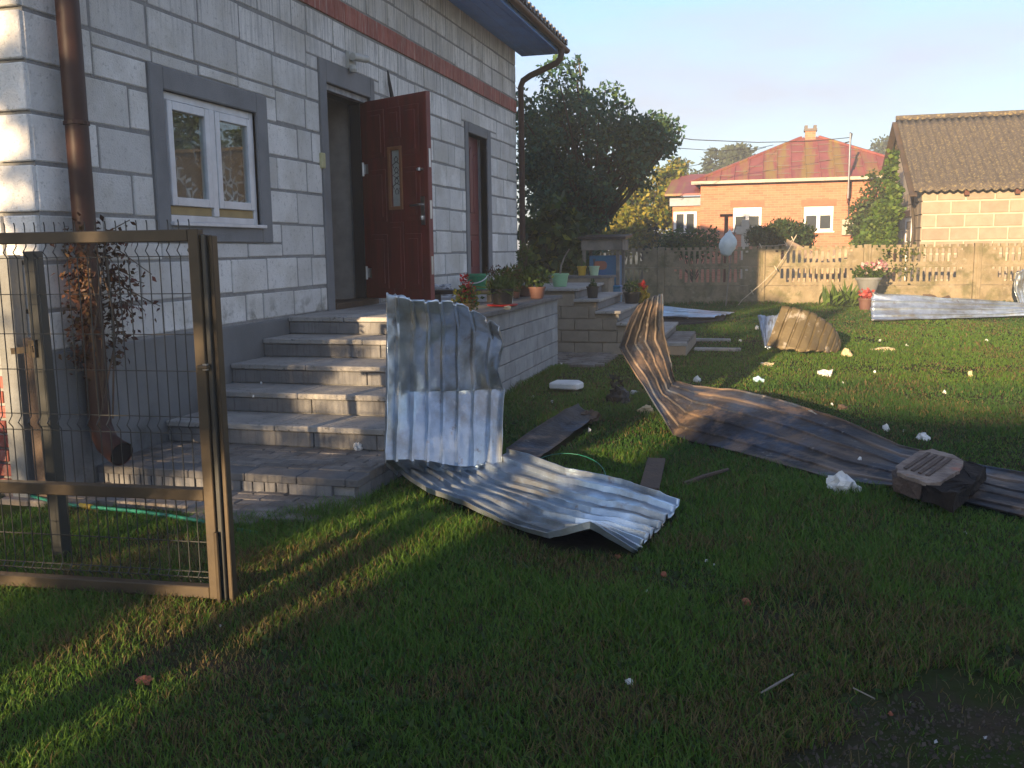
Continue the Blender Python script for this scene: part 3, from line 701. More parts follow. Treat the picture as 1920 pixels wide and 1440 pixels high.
def foliage(name, centres, size, cols, parent, up=.3, aspect=.55, mt='leaf'):
    V, F, C = leaves(len(centres), np.asarray(centres), 0, size, cols, up, aspect)
    return np_mesh(name, V, F, M[mt], parent, C)
DG = [(.030,.065,.020),(.042,.080,.024),(.022,.050,.020)]
MG = [(.055,.10,.020),(.072,.112,.022),(.042,.082,.018)]
YG = [(.23,.215,.025),(.27,.225,.03),(.16,.18,.022)]
def blob(n, c, r, hollow=.35):
    d = rng.normal(size=(n,3)); d /= np.linalg.norm(d, axis=1)[:,None]
    return np.array(c)+d*np.array(r)*(hollow+(1-hollow)*rng.random(n)**.5)[:,None]
def pot(name, p, r, h, m_, label, taper=.75, group=None, rim=True):
    t = thing(name, label, 'flower pot', p, group)
    pr = [(r*taper,0),(r*.97,h*.86)] + ([(r*1.06,h*.86),(r*1.06,h)] if rim else [(r,h)]) + [(r*.92,h),(r*.88,h*.9)]
    MB().lathe(p, pr, 20).build('pot_body', m_, t, smooth=True)
    MB().lathe(Vector(p)+Vector((0,0,h*.86)), [(r*.9,0),(r*.8,h*.05),(.01,h*.06)], 14).build('soil', M['soil'], t)
    return t
def stems(parent, base, n, spread, h, m_, name='stem', r=.004):
    s = MB()
    for _ in range(n):
        a = random.uniform(0, 2*PI); q = random.uniform(.3,1)*spread; b = Vector(base)
        s.tube([b, b+Vector((q*.4*math.cos(a), q*.4*math.sin(a), h*.6)), b+Vector((q*math.cos(a), q*math.sin(a), h*random.uniform(.8,1.1)))], r, 4)
    s.build(name, m_, parent)
LZt = LZ+.003
# wicker pot with red plant
p = Vector((-2.47, 7.55, LZt))
t = pot('wicker_pot', p, .075, .11, M['wicker'], 'small wicker pot with red flowering plant at the near corner of the landing')
c = Vector((p.x, p.y, p.z+.14)); foliage('foliage', blob(260, c, (.12,.12,.11)), .045, MG+YG, t)
foliage('flowers', np.vstack([blob(110, c+Vector((.02,-.01,.05)), (.07,.07,.10)), blob(40, c+Vector((-.01,0,.16)), (.03,.03,.07))]), .038, [(.40,.03,.03),(.50,.06,.05),(.32,.02,.02)], t)
# dark planter with chives on a red saucer
p = G(975, 574, LZt); p.x = min(p.x, -2.53)
t = pot('planter', p+Vector((0,0,.022)), .115, .15, M['dark'], 'black plastic planter of grassy green plants on a red saucer', taper=.82)
tag(MB().lathe(p, [(.12,0),(.15,.008),(.155,.018),(.13,.02)], 20).build('saucer', M['red'], None), 'red saucer under the black planter on the landing', 'saucer')
base = np.repeat(np.array([[p.x,p.y,p.z+.16]]), 500, 0)+rng.normal(size=(500,3))*np.array([.06,.06,.01])
foliage('foliage', base, .13, MG+[(.06,.10,.03)], t, up=1.4, aspect=.10)
# white cards
for (x0, x1, y0, y1, lab, dy) in ((931,952,545,574,'white plastic label standing left of the black planter',-.02),(951,960,543,571,'narrow white plastic label leaning on the black planter',.02)):
    wdt_ = (x1-x0)*9/1750; a = G(x0, y1, LZt); b = G(x1, y1, LZt); b.y = a.y+.03; a.x = min(a.x, -2.47-wdt_); 
    wdt = (x1-x0)*a.y/1750; ht = (y1-y0)*a.y/1750
    tag(MB().prism([(a.x,a.y,LZt),(a.x+wdt,a.y+.02,LZt),(a.x+wdt,a.y+.05,LZt+ht*.6),(a.x+wdt*.75,a.y+.05,LZt+ht*.66),(a.x+wdt*.55,a.y+.06,LZt+ht),(a.x+wdt*.05,a.y+.06,LZt+ht*.95)], (0,.012,0)).build('plant_label', M['white'], None), lab, 'plant label')
# bench and box on the landing
q = G(872, 566, LZt); bx = min(q.x, -3.0)
t = thing('low_bench', 'low dark bench standing across the landing near the wall', 'bench', (bx, q.y, LZt))
MB().box(bx-.42,bx+.34,q.y-.11,q.y+.13,LZt+.085,LZt+.13).build('seat', M['dark'], t, bevel=.006)
for sx in (-.36,.27): MB().box(bx+sx,bx+sx+.05,q.y-.08,q.y+.1,LZt,LZt+.085).build('leg', M['dark'], t)
q2 = G(868, 574, LZt); tag(MB().lathe((min(q2.x,-2.6), q2.y, LZt), [(.035,0),(.04,.02),(.035,.09),(.018,.12)], 12).build('jar', M['dark'], None), 'small dark jar before the low bench on the landing', 'jar')
# striped bundle behind the door leaf
q = G(822, 558, LZt); pts = blob(60, (q.x, q.y, LZt+.09), (.16,.22,.09), .95)
def lump(name, c, r, m_, seed=0, label=None, cat=None, group=None, sub=3, flat=.35):
    import bmesh
    bm = bmesh.new(); bmesh.ops.create_icosphere(bm, subdivisions=sub, radius=1.0)
    c = Vector(c)
    for v in bm.verts:
        n_ = mnoise.noise(v.co*1.3+Vector((seed*3.1,seed*1.7,0)))*.7+mnoise.noise(v.co*3.5+Vector((seed,0,seed*2)))*.4+mnoise.noise(v.co*8+Vector((0,seed,0)))*.15
        q_ = v.co*(1+n_); q_ = Vector((q_.x*r[0], q_.y*r[1], q_.z*r[2]))
        if q_.z < -r[2]*flat: q_.z = -r[2]*flat
        v.co = q_+Vector((0,0,r[2]*flat))
    me = bpy.data.meshes.new(name); bm.to_mesh(me); bm.free(); me.materials.append(m_)
    o = bpy.data.objects.new(name, me); col.objects.link(o); o.location = c; BASE[o.name] = c
    return tag(o, label, cat, group)
lump('cloth_bundle', (q.x-.02, q.y+.1, LZt), (.15,.2,.12), M['cloth'], 4, 'striped grey white cloth heap behind the open door', 'cloth')
# green bucket
q = Vector((-3.72, 12.0, LZt)); q = PY(895, 541, 12.0); q.z = LZ+.003
t = thing('bucket', 'green bucket with white handle under the far door', 'bucket', q)
MB().lathe(q, [(.11,0),(.145,.20),(.155,.205),(.155,.235),(.145,.235),(.105,.02),(.01,.015)], 24).build('bucket_body', M['bucket'], t, smooth=True)
MB().tube([q+Vector((.155*math.cos(a), -.155*abs(math.sin(a))-.02, .215-.10*math.sin(a))) for a in np.linspace(0, PI, 12)], .008, 6).build('handle', M['white'], t, smooth=True)
# brown pot and bushy plants at the far end
q = G(931, 548, LZt); q.x = -3.25; q.y = 10.9
t = pot('flower_pot', PY(931,543,10.7).to_3d()*1.0 if False else Vector((PY(931,543,10.7).x,10.7,LZt)), .11, .19, M['terracotta'], 'brown clay pot with thin reddish stems on the landing right of the bucket')
b0 = Vector((PY(931,543,10.7).x,10.7,LZt+.18)); stems(t, b0, 10, .16, .16, M['terracotta']); foliage('foliage', blob(90, b0+Vector((0,0,.12)), (.15,.12,.08)), .04, [(.12,.04,.03),(.07,.06,.02)], t)
for (x, y, yy_, rr, n, cs, lab) in ((962,560,10.35,(.20,.16,.13),520,MG+[(.09,.06,.02)],'bushy olive plant in a low pot at the left of the planter group'),
                                   (1008,562,10.3,(.17,.15,.13),420,DG+MG,'dark bushy plant in a clay pot at the far corner of the landing'),
                                   (985,556,10.75,(.10,.10,.30),300,MG,'tall upright herb behind the black planter')):
    q = Vector((PY(x,y,yy_).x, yy_, LZt)); q.x = min(q.x, -2.53)
    t = pot('flower_pot', q, .095, .13, M['terracotta'], lab); stems(t, q+Vector((0,0,.11)), 12, rr[0]*.8, rr[2]*1.6, M['bark'])
    foliage('foliage', blob(n, q+Vector((0,0,.12+rr[2]*.9)), rr, .1), .055, cs, t)
# pots on the garden steps
q = Vector((PY(1050,541,13.1).x, 13.1, tops[0]+.001))
t = pot('flower_pot', q, .125, .185, M['mint'], 'big mint green pot with one bare bent stem')
MB().tube([q+Vector((0,0,.15)), q+Vector((.02,0,.30)), q+Vector((.07,0,.42)), q+Vector((.14,.0,.53))], [.014,.013,.011,.008], 7).build('stem', M['old_wood'], t, smooth=True)
q = Vector((PY(1088,559,12.85).x, 12.85, tops[1]+.001)); q.x = -2.36
t = pot('flower_pot', q, .085, .16, M['dark'], 'black square-looking pot with tiny green sprig on the second garden step', taper=.8); foliage('foliage', blob(60, q+Vector((0,0,.18)), (.06,.06,.04)), .05, DG+MG, t)
MB().box(XL, -2.45, 14.72, 15.3, 0, tops[0]+.06).build('planter_wall', M['stairblock'], S2)
box_part('coping_slab', M['coping'], S2, XL, -2.42, 14.705, 15.32, tops[0]+.062, tops[0]+.10)
zt = tops[0]+.101
for (x, w_, h_, m_, lab) in ((1091,.075,.15,'yellow','yellow plastic pot standing on the top slab before the shelter'),(1114,.085,.15,'mint_pale','pale green plastic pot right of the yellow pot')):
    q = Vector((PY(x,520,14.95).x, 14.95, zt)); t = pot('flower_pot', q, w_, h_, M[m_], lab); stems(t, q+Vector((0,0,h_*.8)), 5, .05, .16, M['bark'])
q = Vector((PY(1146,540,14.2).x, 14.2, 0)); 
t = pot('planter', Vector((-2.02,14.3,tops[2]+.001)), .13, .17, M['dark'], 'wide black planter with a leafy sprig on the third garden step'); foliage('foliage', blob(150, (-2.02,14.3,tops[2]+.25), (.13,.11,.09)), .06, DG+MG, t)
q = Vector((PY(1188,560,14.5).x, 14.5, 0)); q.z = tops[3]+.001; q.x = max(min(q.x,-1.76),-1.9)
t = pot('planter', q, .11, .16, M['dark'], 'dark pot with red and yellow leaved coleus at the garden steps')
foliage('foliage', blob(70, q+Vector((.02,0,.26)), (.09,.07,.10)), .10, [(.42,.33,.04),(.30,.25,.03)], t, aspect=.75); foliage('flowers', blob(50, q+Vector((-.02,0,.38)), (.08,.06,.06)), .09, [(.45,.03,.02),(.38,.05,.02)], t, aspect=.7)
q = Vector((PY(1157,540,15.3).x, 15.3, 0))
tag(MB().box(q.x-.07,q.x+.07,15.2,15.4,.0,.80).box(q.x-.075,q.x+.075,15.19,15.41,.80,.84).build('blue_bin', M['blue_paint'], None, bevel=.01), 'narrow blue bin beside the shelter post', 'bin')
# wooden shelter over a blue box
ys = 16.2; xa = PY(1092,480,ys).x; xb = PY(1164,480,ys).x; zt = PY(1128,441,ys).z
t = thing('shelter', 'small weathered wooden shelter over a blue painted box', 'shelter', ((xa+xb)/2, ys, 0))
for xx_ in (xa+.03, xb-.05):
    for yq in (ys, ys+.62): MB().box(xx_-.028, xx_+.028, yq-.028, yq+.028, 0, zt-.06).build('post', M['old_wood'], t, bevel=.005)
MB().box(xa-.01, xb+.01, ys-.055, ys-.03, zt-.26, zt-.075).build('front_board', M['old_wood'], t, bevel=.004)
MB().box(xb+.012, xb+.035, ys-.05, ys+.66, zt-.26, zt-.075).build('side_board', M['old_wood'], t, bevel=.004)
MB().prism([(xa-.06,ys-.12,zt-.07),(xa-.06,ys+.75,zt-.02),(xa-.06,ys+.75,zt+.02),(xa-.06,ys-.12,zt-.03)], (xb-xa+.16,0,0)).build('roof', M['roof_dark'], t)
bz = zt-.30; MB().box(xa+.10, xb-.07, ys+.10, ys+.58, 0, bz-.05).build('box_body', M['blue_paint'], t, bevel=.01)
MB().lathe(((xa+xb)/2+.0, ys+.097, 0), [(.001,0)], 4)
d = MB(); d.prism([((xa+xb)/2-.04+.12*math.cos(a), ys+.094, bz-.22+.085*math.sin(a)+.012*math.sin(3*a)) for a in np.linspace(0, 2*PI, 20)[:-1]], (0,.005,0)); d.build('painted_patch', M['orange_blotch'], t)
MB().box(xa+.09, xb-.06, ys+.06, ys+.098, .55, .60).build('ledge', M['old_wood'], t)

# ------------------------------------------------------------------ creeper round the near downpipe
t = thing('dried_creeper', 'withered red brown creeper clinging round the near brown downpipe', 'creeper', (xp, yd, .2))
cs = []
for z in np.linspace(.78, 1.62, 30):
    dens = int(9+10*math.sin((z-.7)*3.2)**2)
    for sgn in (-1, 1):
        ww = .05+.10*max(0, math.sin((z-.75)*3.6)) if sgn > 0 else .06
        for _ in range(dens): cs.append((xp+random.uniform(-.05,.10), yd+sgn*(.075+abs(random.gauss(0,ww))), z+random.gauss(0,.03)))
foliage('foliage', cs, .042, [(.07,.024,.015),(.085,.035,.016),(.04,.018,.012),(.07,.04,.016)], t, up=-.5, aspect=.6, mt='dryleaf')
s = MB(); tips = []
for k in range(11):
    z = random.uniform(1.1, 1.6); a = Vector((xp, yd+.08, z)); L = random.uniform(.25,.62); dz = random.uniform(-.22,.12)
    b = a+Vector((random.uniform(-.04,.05), L*.5, .04)); c = a+Vector((random.uniform(-.05,.05), L, dz)); s.tube([a,b,c], .0035, 4)
    for q in np.linspace(.35,1,7): 
        pnt = a.lerp(b, q*2) if q < .5 else b.lerp(c, q*2-1); tips.append(tuple(pnt+Vector((0,0,-.01))))
for k in range(5):
    s.tube([(xp+.07, yd+random.uniform(-.1,.12), 1.5), (xp+.09, yd+random.uniform(-.12,.12), 1.0), (xp+.08, yd+random.uniform(-.12,.14), random.uniform(.35,.6))], .006, 5)
s.build('stem', M['brown_wood'], t)
foliage('hanging_leaf', tips, .045, [(.11,.03,.02),(.08,.03,.02)], t, up=-1.2, aspect=.6, mt='dryleaf')['kind'] = 'stuff'

# ------------------------------------------------------------------ the open mesh gate
gd = Vector((-2.16,3.262,0))-Vector((-3.30,3.175,0)); gu = gd.normalized(); gn = Vector((gu.y,-gu.x,0))   # along the leaf, towards the camera
GR = PY(362,1120,3.26); GR = Vector((-2.205, 3.26, 0)); 
gate = thing('mesh_gate', 'open dark metal gate with wire mesh standing on the lawn before the house', 'gate', GR)
GL = 1.75
def GP(u, z, o=0.0): return Vector((GR.x,GR.y,0))+gu*u+gn*o+Vector((0,0,z))
def gbar(u0,u1,z0,z1,o0,o1,name='frame_bar',m_='gate',bev=.003):
    return MB().obox((GP(u0,z0,o0)+GP(u1,z1,o1))/2, gu*(u1-u0)/2, gn*(o1-o0)/2, Vector((0,0,(z1-z0)/2))).build(name, M[m_], gate, bevel=bev)
gbar(0, .045, .03, 1.545, -.02, .025)                       # stile
gbar(-GL, -.001, 1.497, 1.544, -.019, .024); gbar(-GL, -.001, .448, .497, -.019, .024); gbar(-GL, -.001, .032, .082, -.019, .024)
gbar(-GL-.045, -GL-.001, .03, 1.545, -.02, .025)
gbar(.047, .068, .02, 1.525, -.045, .012, 'shade_strip', 'wire'); gbar(.069, .088, 0, 1.52, -.05, -.006, 'post_face')  # dark strip: the shaded side of the stile, put in as colour
MB().tube([GP(.05,1.015,.035),GP(.05,.99,.035)], .012, 8).build('hinge', M['chrome'], gate); gbar(.02,.065,.995,1.01,.025,.05,'hinge')
MB().tube([GP(.047,.02,.03),GP(.047,.32,.03)], .009, 8).build('drop_bolt', M['gate'], gate)
nv = int(GL/.0463)
for i in range(nv):
    u = -.020-i*.0463
    zs = [(.03+.0,.0),(.13,.0),(.155,.016),(.18,.0),(.45,0)]
    MB().tube([GP(u,z,o-.03) for z,o in ((.05,.0),(.088,0),(.11,.02),(.135,0),(.50,0),(.70,0),(.725,.0),(.75,.022),(.775,0),(1.44,0),(1.463,.022),(1.488,0),(1.572,0),(1.585,.003))], .0024, 4).build('vertical_wire', M['wire'], gate)
for z in (.10,.125,.255,.715,.785,.975,1.125,1.29,1.44): MB().tube([GP(-GL,z,-.035),GP(-.001,z,-.035)], .0026, 4).build('horizontal_wire', M['wire'], gate)
# the post group behind the gate
q = PY(52, 900, 4.47); X_, Y_ = q.x, q.y
tag(MB().box(X_-.075,X_+.045,Y_-.05,Y_+.06,0,1.455).build('fence_post', M['post_conc'], None, bevel=.008), 'grey concrete fence post by the house corner behind the gate', 'post')
q = PY(84, 900, 4.46); X_, Y_ = q.x, q.y
tag(MB().box(X_-.045,X_+.04,Y_-.03,Y_+.02,0,.98).build('timber_board', M['brown_wood'], None, bevel=.006), 'brown board standing upright between the two posts behind the gate', 'board')
q = G(117, 1045); X_, Y_ = q.x, q.y
t = thing('gate_post', 'slim dark steel gate post with latch bar left of the brown downpipe', 'post', (X_, Y_, 0))
dl = PY(88, 455, Y_)-Vector((X_,Y_,0)); 
MB().bar((X_,Y_,0), (X_-.02,Y_,1.47), .062, .062, up=(0,1,0)).build('post_tube', M['wire'], t, bevel=.004)
MB().bar((X_-.02,Y_-.04,1.02),(X_-.20,Y_+.02,1.0), .022, .03).build('latch_bar', M['gate'], t)
MB().obox((X_-.03,Y_-.035,1.02),(.02,0,0),(0,.01,0),(0,0,.04)).build('latch_plate', M['gate'], t)
q = G(8, 885); tag(MB().bar((-4.62,4.40,.0),(-4.45,4.44,.42), .10, .02, up=(0,1,0)).build('pale_board', M['white'], None), 'pale board leaning on the red brick plinth at the left edge', 'board')
# garden hose
pts = [G(x,y,.035) for x,y in ((0,908),(50,928),(110,945),(180,952),(250,958),(310,966),(370,976))]+[G(430,990,.02),G(500,1003,.015)]
sm = []
for i in range(len(pts)-1):
    for k in range(4): sm.append(pts[i].lerp(pts[i+1], k/4))
t = thing('garden_hose', 'green garden hose lying along the paving edge behind the gate', 'hose', G(200,955))
MB().tube(sm, .011, 8).build('hose_tube', M['hose'], t, smooth=True)
a = G(150,948,.036); b = G(172,951,.036); MB().tube([a,b], .016, 8).build('coupling', M['yellow'], t)
# ------------------------------------------------------------------ torn roofing sheets
def lerp_rows(st, us):
    """st: stations, each a list of points across -> (len(st), nu) points"""
    rows_ = []
    for pts in st:
        k = len(pts); o = []
        for u0 in us:
            u = u0*(k-1); a = min(int(u), k-2); f = u-a
            if k > 2:
                p0 = pts[max(a-1,0)]; p1 = pts[a]; p2 = pts[a+1]; p3 = pts[min(a+2,k-1)]
                q = .5*((2*p1)+(p2-p0)*f+(2*p0-5*p1+4*p2-p3)*f*f+(-p0+3*p1-3*p2+p3)*f**3)
            else: q = pts[a].lerp(pts[a+1], f)
            o.append(q)
        rows_.append(o)
    return rows_
def rib(u, n, wid=.34):
    t_ = (u*n+.5) % 1.0; d = abs(t_-.5)          # 0 at rib centre
    return max(0., min(1., (wid/2-d)/(wid*.26)))
def sheet(name, st, n_ribs, rib_h, m_, label, per=10, nu=None, curve=.0, dent=.012, seed=0, flip=1, thick=.0025, ribsign=None, wid=.30, lift=.0, crease=.012, tear=.03, cat='metal sheet', group=None):
    st = [[Vector(p) for p in s] for s in st]
    us = {0.0, 1.0}; fl = wid*.26
    for k in range(n_ribs+1):
        for d in (-wid/2, -wid/2+fl, wid/2-fl, wid/2): us.add((k+d)/n_ribs)
        for d in np.linspace(wid/2, 1-wid/2, 5)[1:-1]: us.add((k+d)/n_ribs)
    us = sorted(u for u in us if 0 <= u <= 1); nu = len(us)
    base = lerp_rows(st, us); rows_ = []
    k = len(base)
    for a in range(k-1):
        for j in range(per):
            f = j/per; o = []
            for i in range(nu):
                p0 = base[max(a-1,0)][i]; p1 = base[a][i]; p2 = base[a+1][i]; p3 = base[min(a+2,k-1)][i]
                lin = p1.lerp(p2, f)
                cr = .5*((2*p1)+(p2-p0)*f+(2*p0-5*p1+4*p2-p3)*f*f+(-p0+3*p1-3*p2+p3)*f**3)
                o.append(lin.lerp(cr, curve))
            rows_.append(o)
    rows_.append(base[-1]); nr = len(rows_)
    V = []; WV = []
    for j in range(nr):
        for i in range(nu):
            dj = rows_[min(j+1,nr-1)][i]-rows_[max(j-1,0)][i]; di = rows_[j][min(i+1,nu-1)]-rows_[j][max(i-1,0)]
            nrm = di.cross(dj)*flip
            if nrm.length > 1e-9: nrm.normalize()
            u = us[i]; p_ = rows_[j][i]
            h = rib_h*rib(u, n_ribs, wid)
            v1 = mnoise.noise(Vector((u*3.3+seed, j*.09, seed*2.))); v2 = mnoise.noise(Vector((u*9+seed*5, j*.28, 3.)))
            h *= 1-.4*max(0, v1*1.6); WV.append(rib(u, n_ribs, wid)*.14+.55+.55*mnoise.noise(Vector((u*7+seed, j*.05, 1.)))+.3*mnoise.noise(Vector((u*22+seed, j*.16, 4.))))
            cz_ = (1-min(1, abs(mnoise.noise(Vector((u*2.0+seed*3, j*.11-u*1.2, 7.))))*5))*crease - (1-min(1, abs(mnoise.noise(Vector((u*1.4-seed, j*.07+u*2.2, 2.))))*6))*crease*.8
            q_ = p_+nrm*(h+dent*v1*1.5+dent*.5*v2+cz_)+Vector((0,0,lift))
            if j in (0, nr-1): q_ += dj.normalized()*(tear*mnoise.noise(Vector((u*9, seed, j*1.)))+tear*.6*mnoise.noise(Vector((u*31, seed, 2.))))
            V.append(q_)
    F = [(j*nu+i, j*nu+i+1, (j+1)*nu+i+1, (j+1)*nu+i) for j in range(nr-1) for i in range(nu-1)]
    b = MB(); b.v = [tuple(v) for v in V]; b.f = F
    o = b.build(name, m_, None, recalc=False)
    at = o.data.attributes.new('wear', 'FLOAT', 'POINT'); at.data.foreach_set('value', WV)
    md = o.modifiers.new('thickness', 'SOLIDIFY'); md.thickness = thick; md.offset = 0
    o.data.polygons.foreach_set('use_smooth', [True]*len(o.data.polygons)); o.data.set_sharp_from_angle(angle=math.radians(22))
    return tag(o, label, cat, group)
FOOT = []          # lawn patches covered by debris: no grass blades there
def Y(x, y, d): return PY(x, y, d)
S1 = [[Y(725,548,5.18), Y(790,562,5.24), Y(862,568,5.31), Y(938,612,5.44)],
      [Y(723,600,5.17), Y(795,605,5.30), Y(868,610,5.41), Y(944,640,5.60)],
      [Y(722,670,5.14), Y(792,670,5.34), Y(866,672,5.49), Y(930,690,5.70)],
      [Y(721,735,5.10), Y(792,734,5.40), Y(868,732,5.61), Y(942,728,5.82)],
      [Y(720,800,5.06), Y(792,800,5.29), Y(866,800,5.48), Y(938,800,5.70)],
      [Y(719,862,5.00), Y(790,862,5.18), Y(866,874,5.36), Y(936,868,5.60)],
      [G(745,885,.10), G(815,880,.09), G(885,876,.09), G(952,848,.14)],
      [G(800,925,.06), G(868,915,.05), G(940,905,.05), G(1000,862,.13)],
      [G(862,945,.05), G(935,935,.06), G(1010,925,.05), G(1062,885,.13)],
      [G(945,985,.05), G(1010,968,.09), G(1070,945,.06), G(1115,896,.11)],
      [G(1030,1011,.06), G(1075,985,.10), G(1120,957,.07), G(1165,907,.10)],
      [G(1105,990,.15), G(1135,990,.10), G(1180,968,.07), G(1218,925,.09)],
      [G(1190,1040,.02), G(1212,1015,.05), G(1243,985,.05), G(1274,944,.07)]]
sheet('roofing_sheet', S1, 8, .030, M['galv'], 'big bright galvanised roofing sheet bent upright against the porch steps', per=9, curve=0, wid=.27, crease=.0045, tear=.014, dent=.005, seed=1, flip=-1)
FOOT.append([(p.x,p.y) for p in (S1[5][0],S1[6][0],S1[8][0],S1[10][0],S1[12][0],S1[12][3],S1[10][3],S1[8][3],S1[6][3],S1[5][3])])
N = [Vector((-.68,7.08,.02)), Vector((-.12,6.49,.02)), Vector((.41,5.92,.02)), Vector((.81,5.75,.02)), Vector((1.32,5.28,.02)), Vector((1.75,4.95,.02))]
def far(x, y, d, n_): p = PY(x, y, d); return p
S3 = [[Y(1197,572,7.46), Y(1212,562,7.54), Y(1227,555,7.62), Y(1242,552,7.70)],
      [Y(1176,608,7.36), Y(1198,600,7.48), Y(1220,594,7.60), Y(1241,590,7.72)],
      [Y(1159,652,7.28), Y(1187,645,7.43), Y(1216,639,7.58), Y(1246,634,7.74)],
      [Y(1186,696,7.22), Y(1210,688,7.38), Y(1234,682,7.55), Y(1256,676,7.75)],
      [Y(1226,760,7.14), Y(1240,742,7.36), Y(1254,728,7.58), Y(1264,716,7.80)],
      [N[0], Y(1282,780,7.3), Y(1300,745,7.6), Y(1300,724,7.95)],
      [N[1].lerp(N[0],.45), Y(1358,800,6.98), Y(1372,762,7.3), Y(1382,733,7.72)],
      [N[1], Y(1440,822,6.75), Y(1452,785,7.05), Y(1462,752,7.42)],
      [N[2], Y(1580,872,6.22), Y(1580,826,6.6), Y(1580,788,7.0)],
      [N[3], Y(1700,900,5.98), Y(1690,866,6.35), Y(1685,838,6.75)],
      [N[4], G(1905,940,.05), G(1890,915,.05), G(1870,880,.06)],
      [N[5], G(2060,975,.04), G(2040,940,.04), G(2010,905,.05)]]
sheet('roofing_sheet', S3, 5, .0105, M['galv_dirty'], 'long soot darkened roofing sheet curling upward at its left end', per=9, curve=.08, wid=.22, dent=.009, crease=.006, tear=.03, seed=5, flip=-1)
FOOT.append([(p.x,p.y) for p in [s[0] for s in S3[5:]]+[s[3] for s in reversed(S3[5:])]])
# torn strip under the dark sheet's near edge, and crumpled foil at its far edge
sheet('torn_strip', [[Y(1500,768,7.3),Y(1512,775,7.2)],[Y(1520,775,7.25),Y(1530,785,7.12)],[Y(1545,790,7.1),Y(1550,802,7.0)],[Y(1560,808,7.0),Y(1563,815,6.95)]], 2, .01, M['galv'], 'small bright crumpled strip at the far edge of the dark sheet', per=6, dent=.03, seed=3, cat='metal strip')
# flat flashing and plank
fl = [[G(948,842,.07),G(1008,864,.05)], [G(1000,806,.09),G(1060,822,.06)], [G(1048,775,.14),G(1100,796,.07)], [G(1084,757,.16),G(1112,778,.09)]]
sheet('flashing', [[a, a.lerp(b,.5)+Vector((0,0,-.004)), b] for a, b in fl], 1, .004, M['galv_dirty'], 'flat grey metal flashing lying on grass behind the bright sheet', per=8, nu=15, curve=.5, dent=.006, seed=8, wid=.9, cat='flashing')
FOOT.append([(p.x,p.y) for p in (fl[0][0],fl[0][1],fl[3][1],fl[3][0])])
a, b = (G(1217,918,.05), G(1231,867,.05)); 
tag(MB().bar(a, b+Vector((0,0,.02)), .115, .022).build('plank', M['brown_wood'], None, bevel=.003), 'short dark plank lying on grass beyond the bright sheet', 'plank')
p = G(1106,772,.12); lump('timber_end', (p.x,p.y,.05), (.07,.12,.05), M['brown_wood'], 2, 'broken timber end at the tip of the flat flashing', 'timber')
# flat sheets beyond the garden steps
sheet('roofing_sheet', [[G(1222,590,.12),G(1222,572,.17)],[G(1290,592,.12),G(1290,579,.16)],[G(1340,594,.09),G(1378,585,.07)]], 4, .02, M['galv'], 'bright flat roofing sheet lying beyond the garden steps', per=8, dent=.015, crease=.006, seed=12)
sheet('roofing_sheet', [[G(1225,611,.03),G(1225,585,.05)],[G(1290,607,.03),G(1290,590,.05)],[G(1358,600,.03),G(1362,590,.04)]], 4, .02, M['charred'], 'dark flat roofing sheet under the bright one beyond the garden steps', per=8, dent=.015, crease=.006, seed=14)
# browned bent sheet in the middle of the lawn
dd = 13.1
B1 = [[Y(1466,572,dd-.1),Y(1436,648,dd-.35)], [Y(1500,580,dd-.12),Y(1470,654,dd-.42)], [Y(1530,588,dd-.05),Y(1505,658,dd-.40)], [Y(1556,606,dd+.08),Y(1538,659,dd-.25)], [Y(1570,622,dd+.22),Y(1560,660,dd-.05)], [Y(1578,640,dd+.40),Y(1572,662,dd+.18)]]
B1 = [[b for b in col_] for col_ in zip(*B1)]
sheet('roofing_sheet', B1, 9, .028, M['galv_brown'], 'short browned roofing sheet curved and standing on the lawn', per=12, nu=82, curve=0, dent=.02, seed=21, flip=1)
B2 = [[Y(1420,590,dd+.2),Y(1445,592,dd+.15),Y(1460,588,dd+.1)],[Y(1427,620,dd),Y(1440,622,dd),Y(1456,622,dd)],[Y(1434,650,dd-.2),Y(1440,651,dd-.2),Y(1446,651,dd-.2)]]
sheet('roofing_sheet', B2, 3, .02, M['galv'], 'pale corrugated scrap tucked left of the browned sheet', per=8, curve=.5, dent=.02, seed=23)
B3 = [[G(1634,603,.03),Y(1633,580,18.9),Y(1634,553,19.1)], [G(1720,600,.04),Y(1720,578,19.0),Y(1720,556,19.2)], [G(1800,597,.05),Y(1800,580,19.2),Y(1800,562,19.4)], [G(1880,594,.06),Y(1880,580,19.5),Y(1880,568,19.7)], [G(1990,590,.1),Y(1990,580,19.8),Y(1990,574,20)]]
sheet('roofing_sheet', B3, 4, .03, M['galv'], 'long shiny roofing sheet lying by the fence at the right edge', per=10, curve=.4, dent=.02, seed=31, flip=-1)
t3 = 23.2; B4 = [[Y(1908,510,t3),Y(1935,498,t3+.2)],[Y(1904,540,t3),Y(1938,540,t3+.2)],[Y(1913,574,t3),Y(1940,574,t3+.2)]]
sheet('roofing_sheet', B4, 5, .04, M['galv'], 'rolled corrugated sheet leaning at the fence at the right edge', per=8, curve=.6, dent=.03, seed=33)
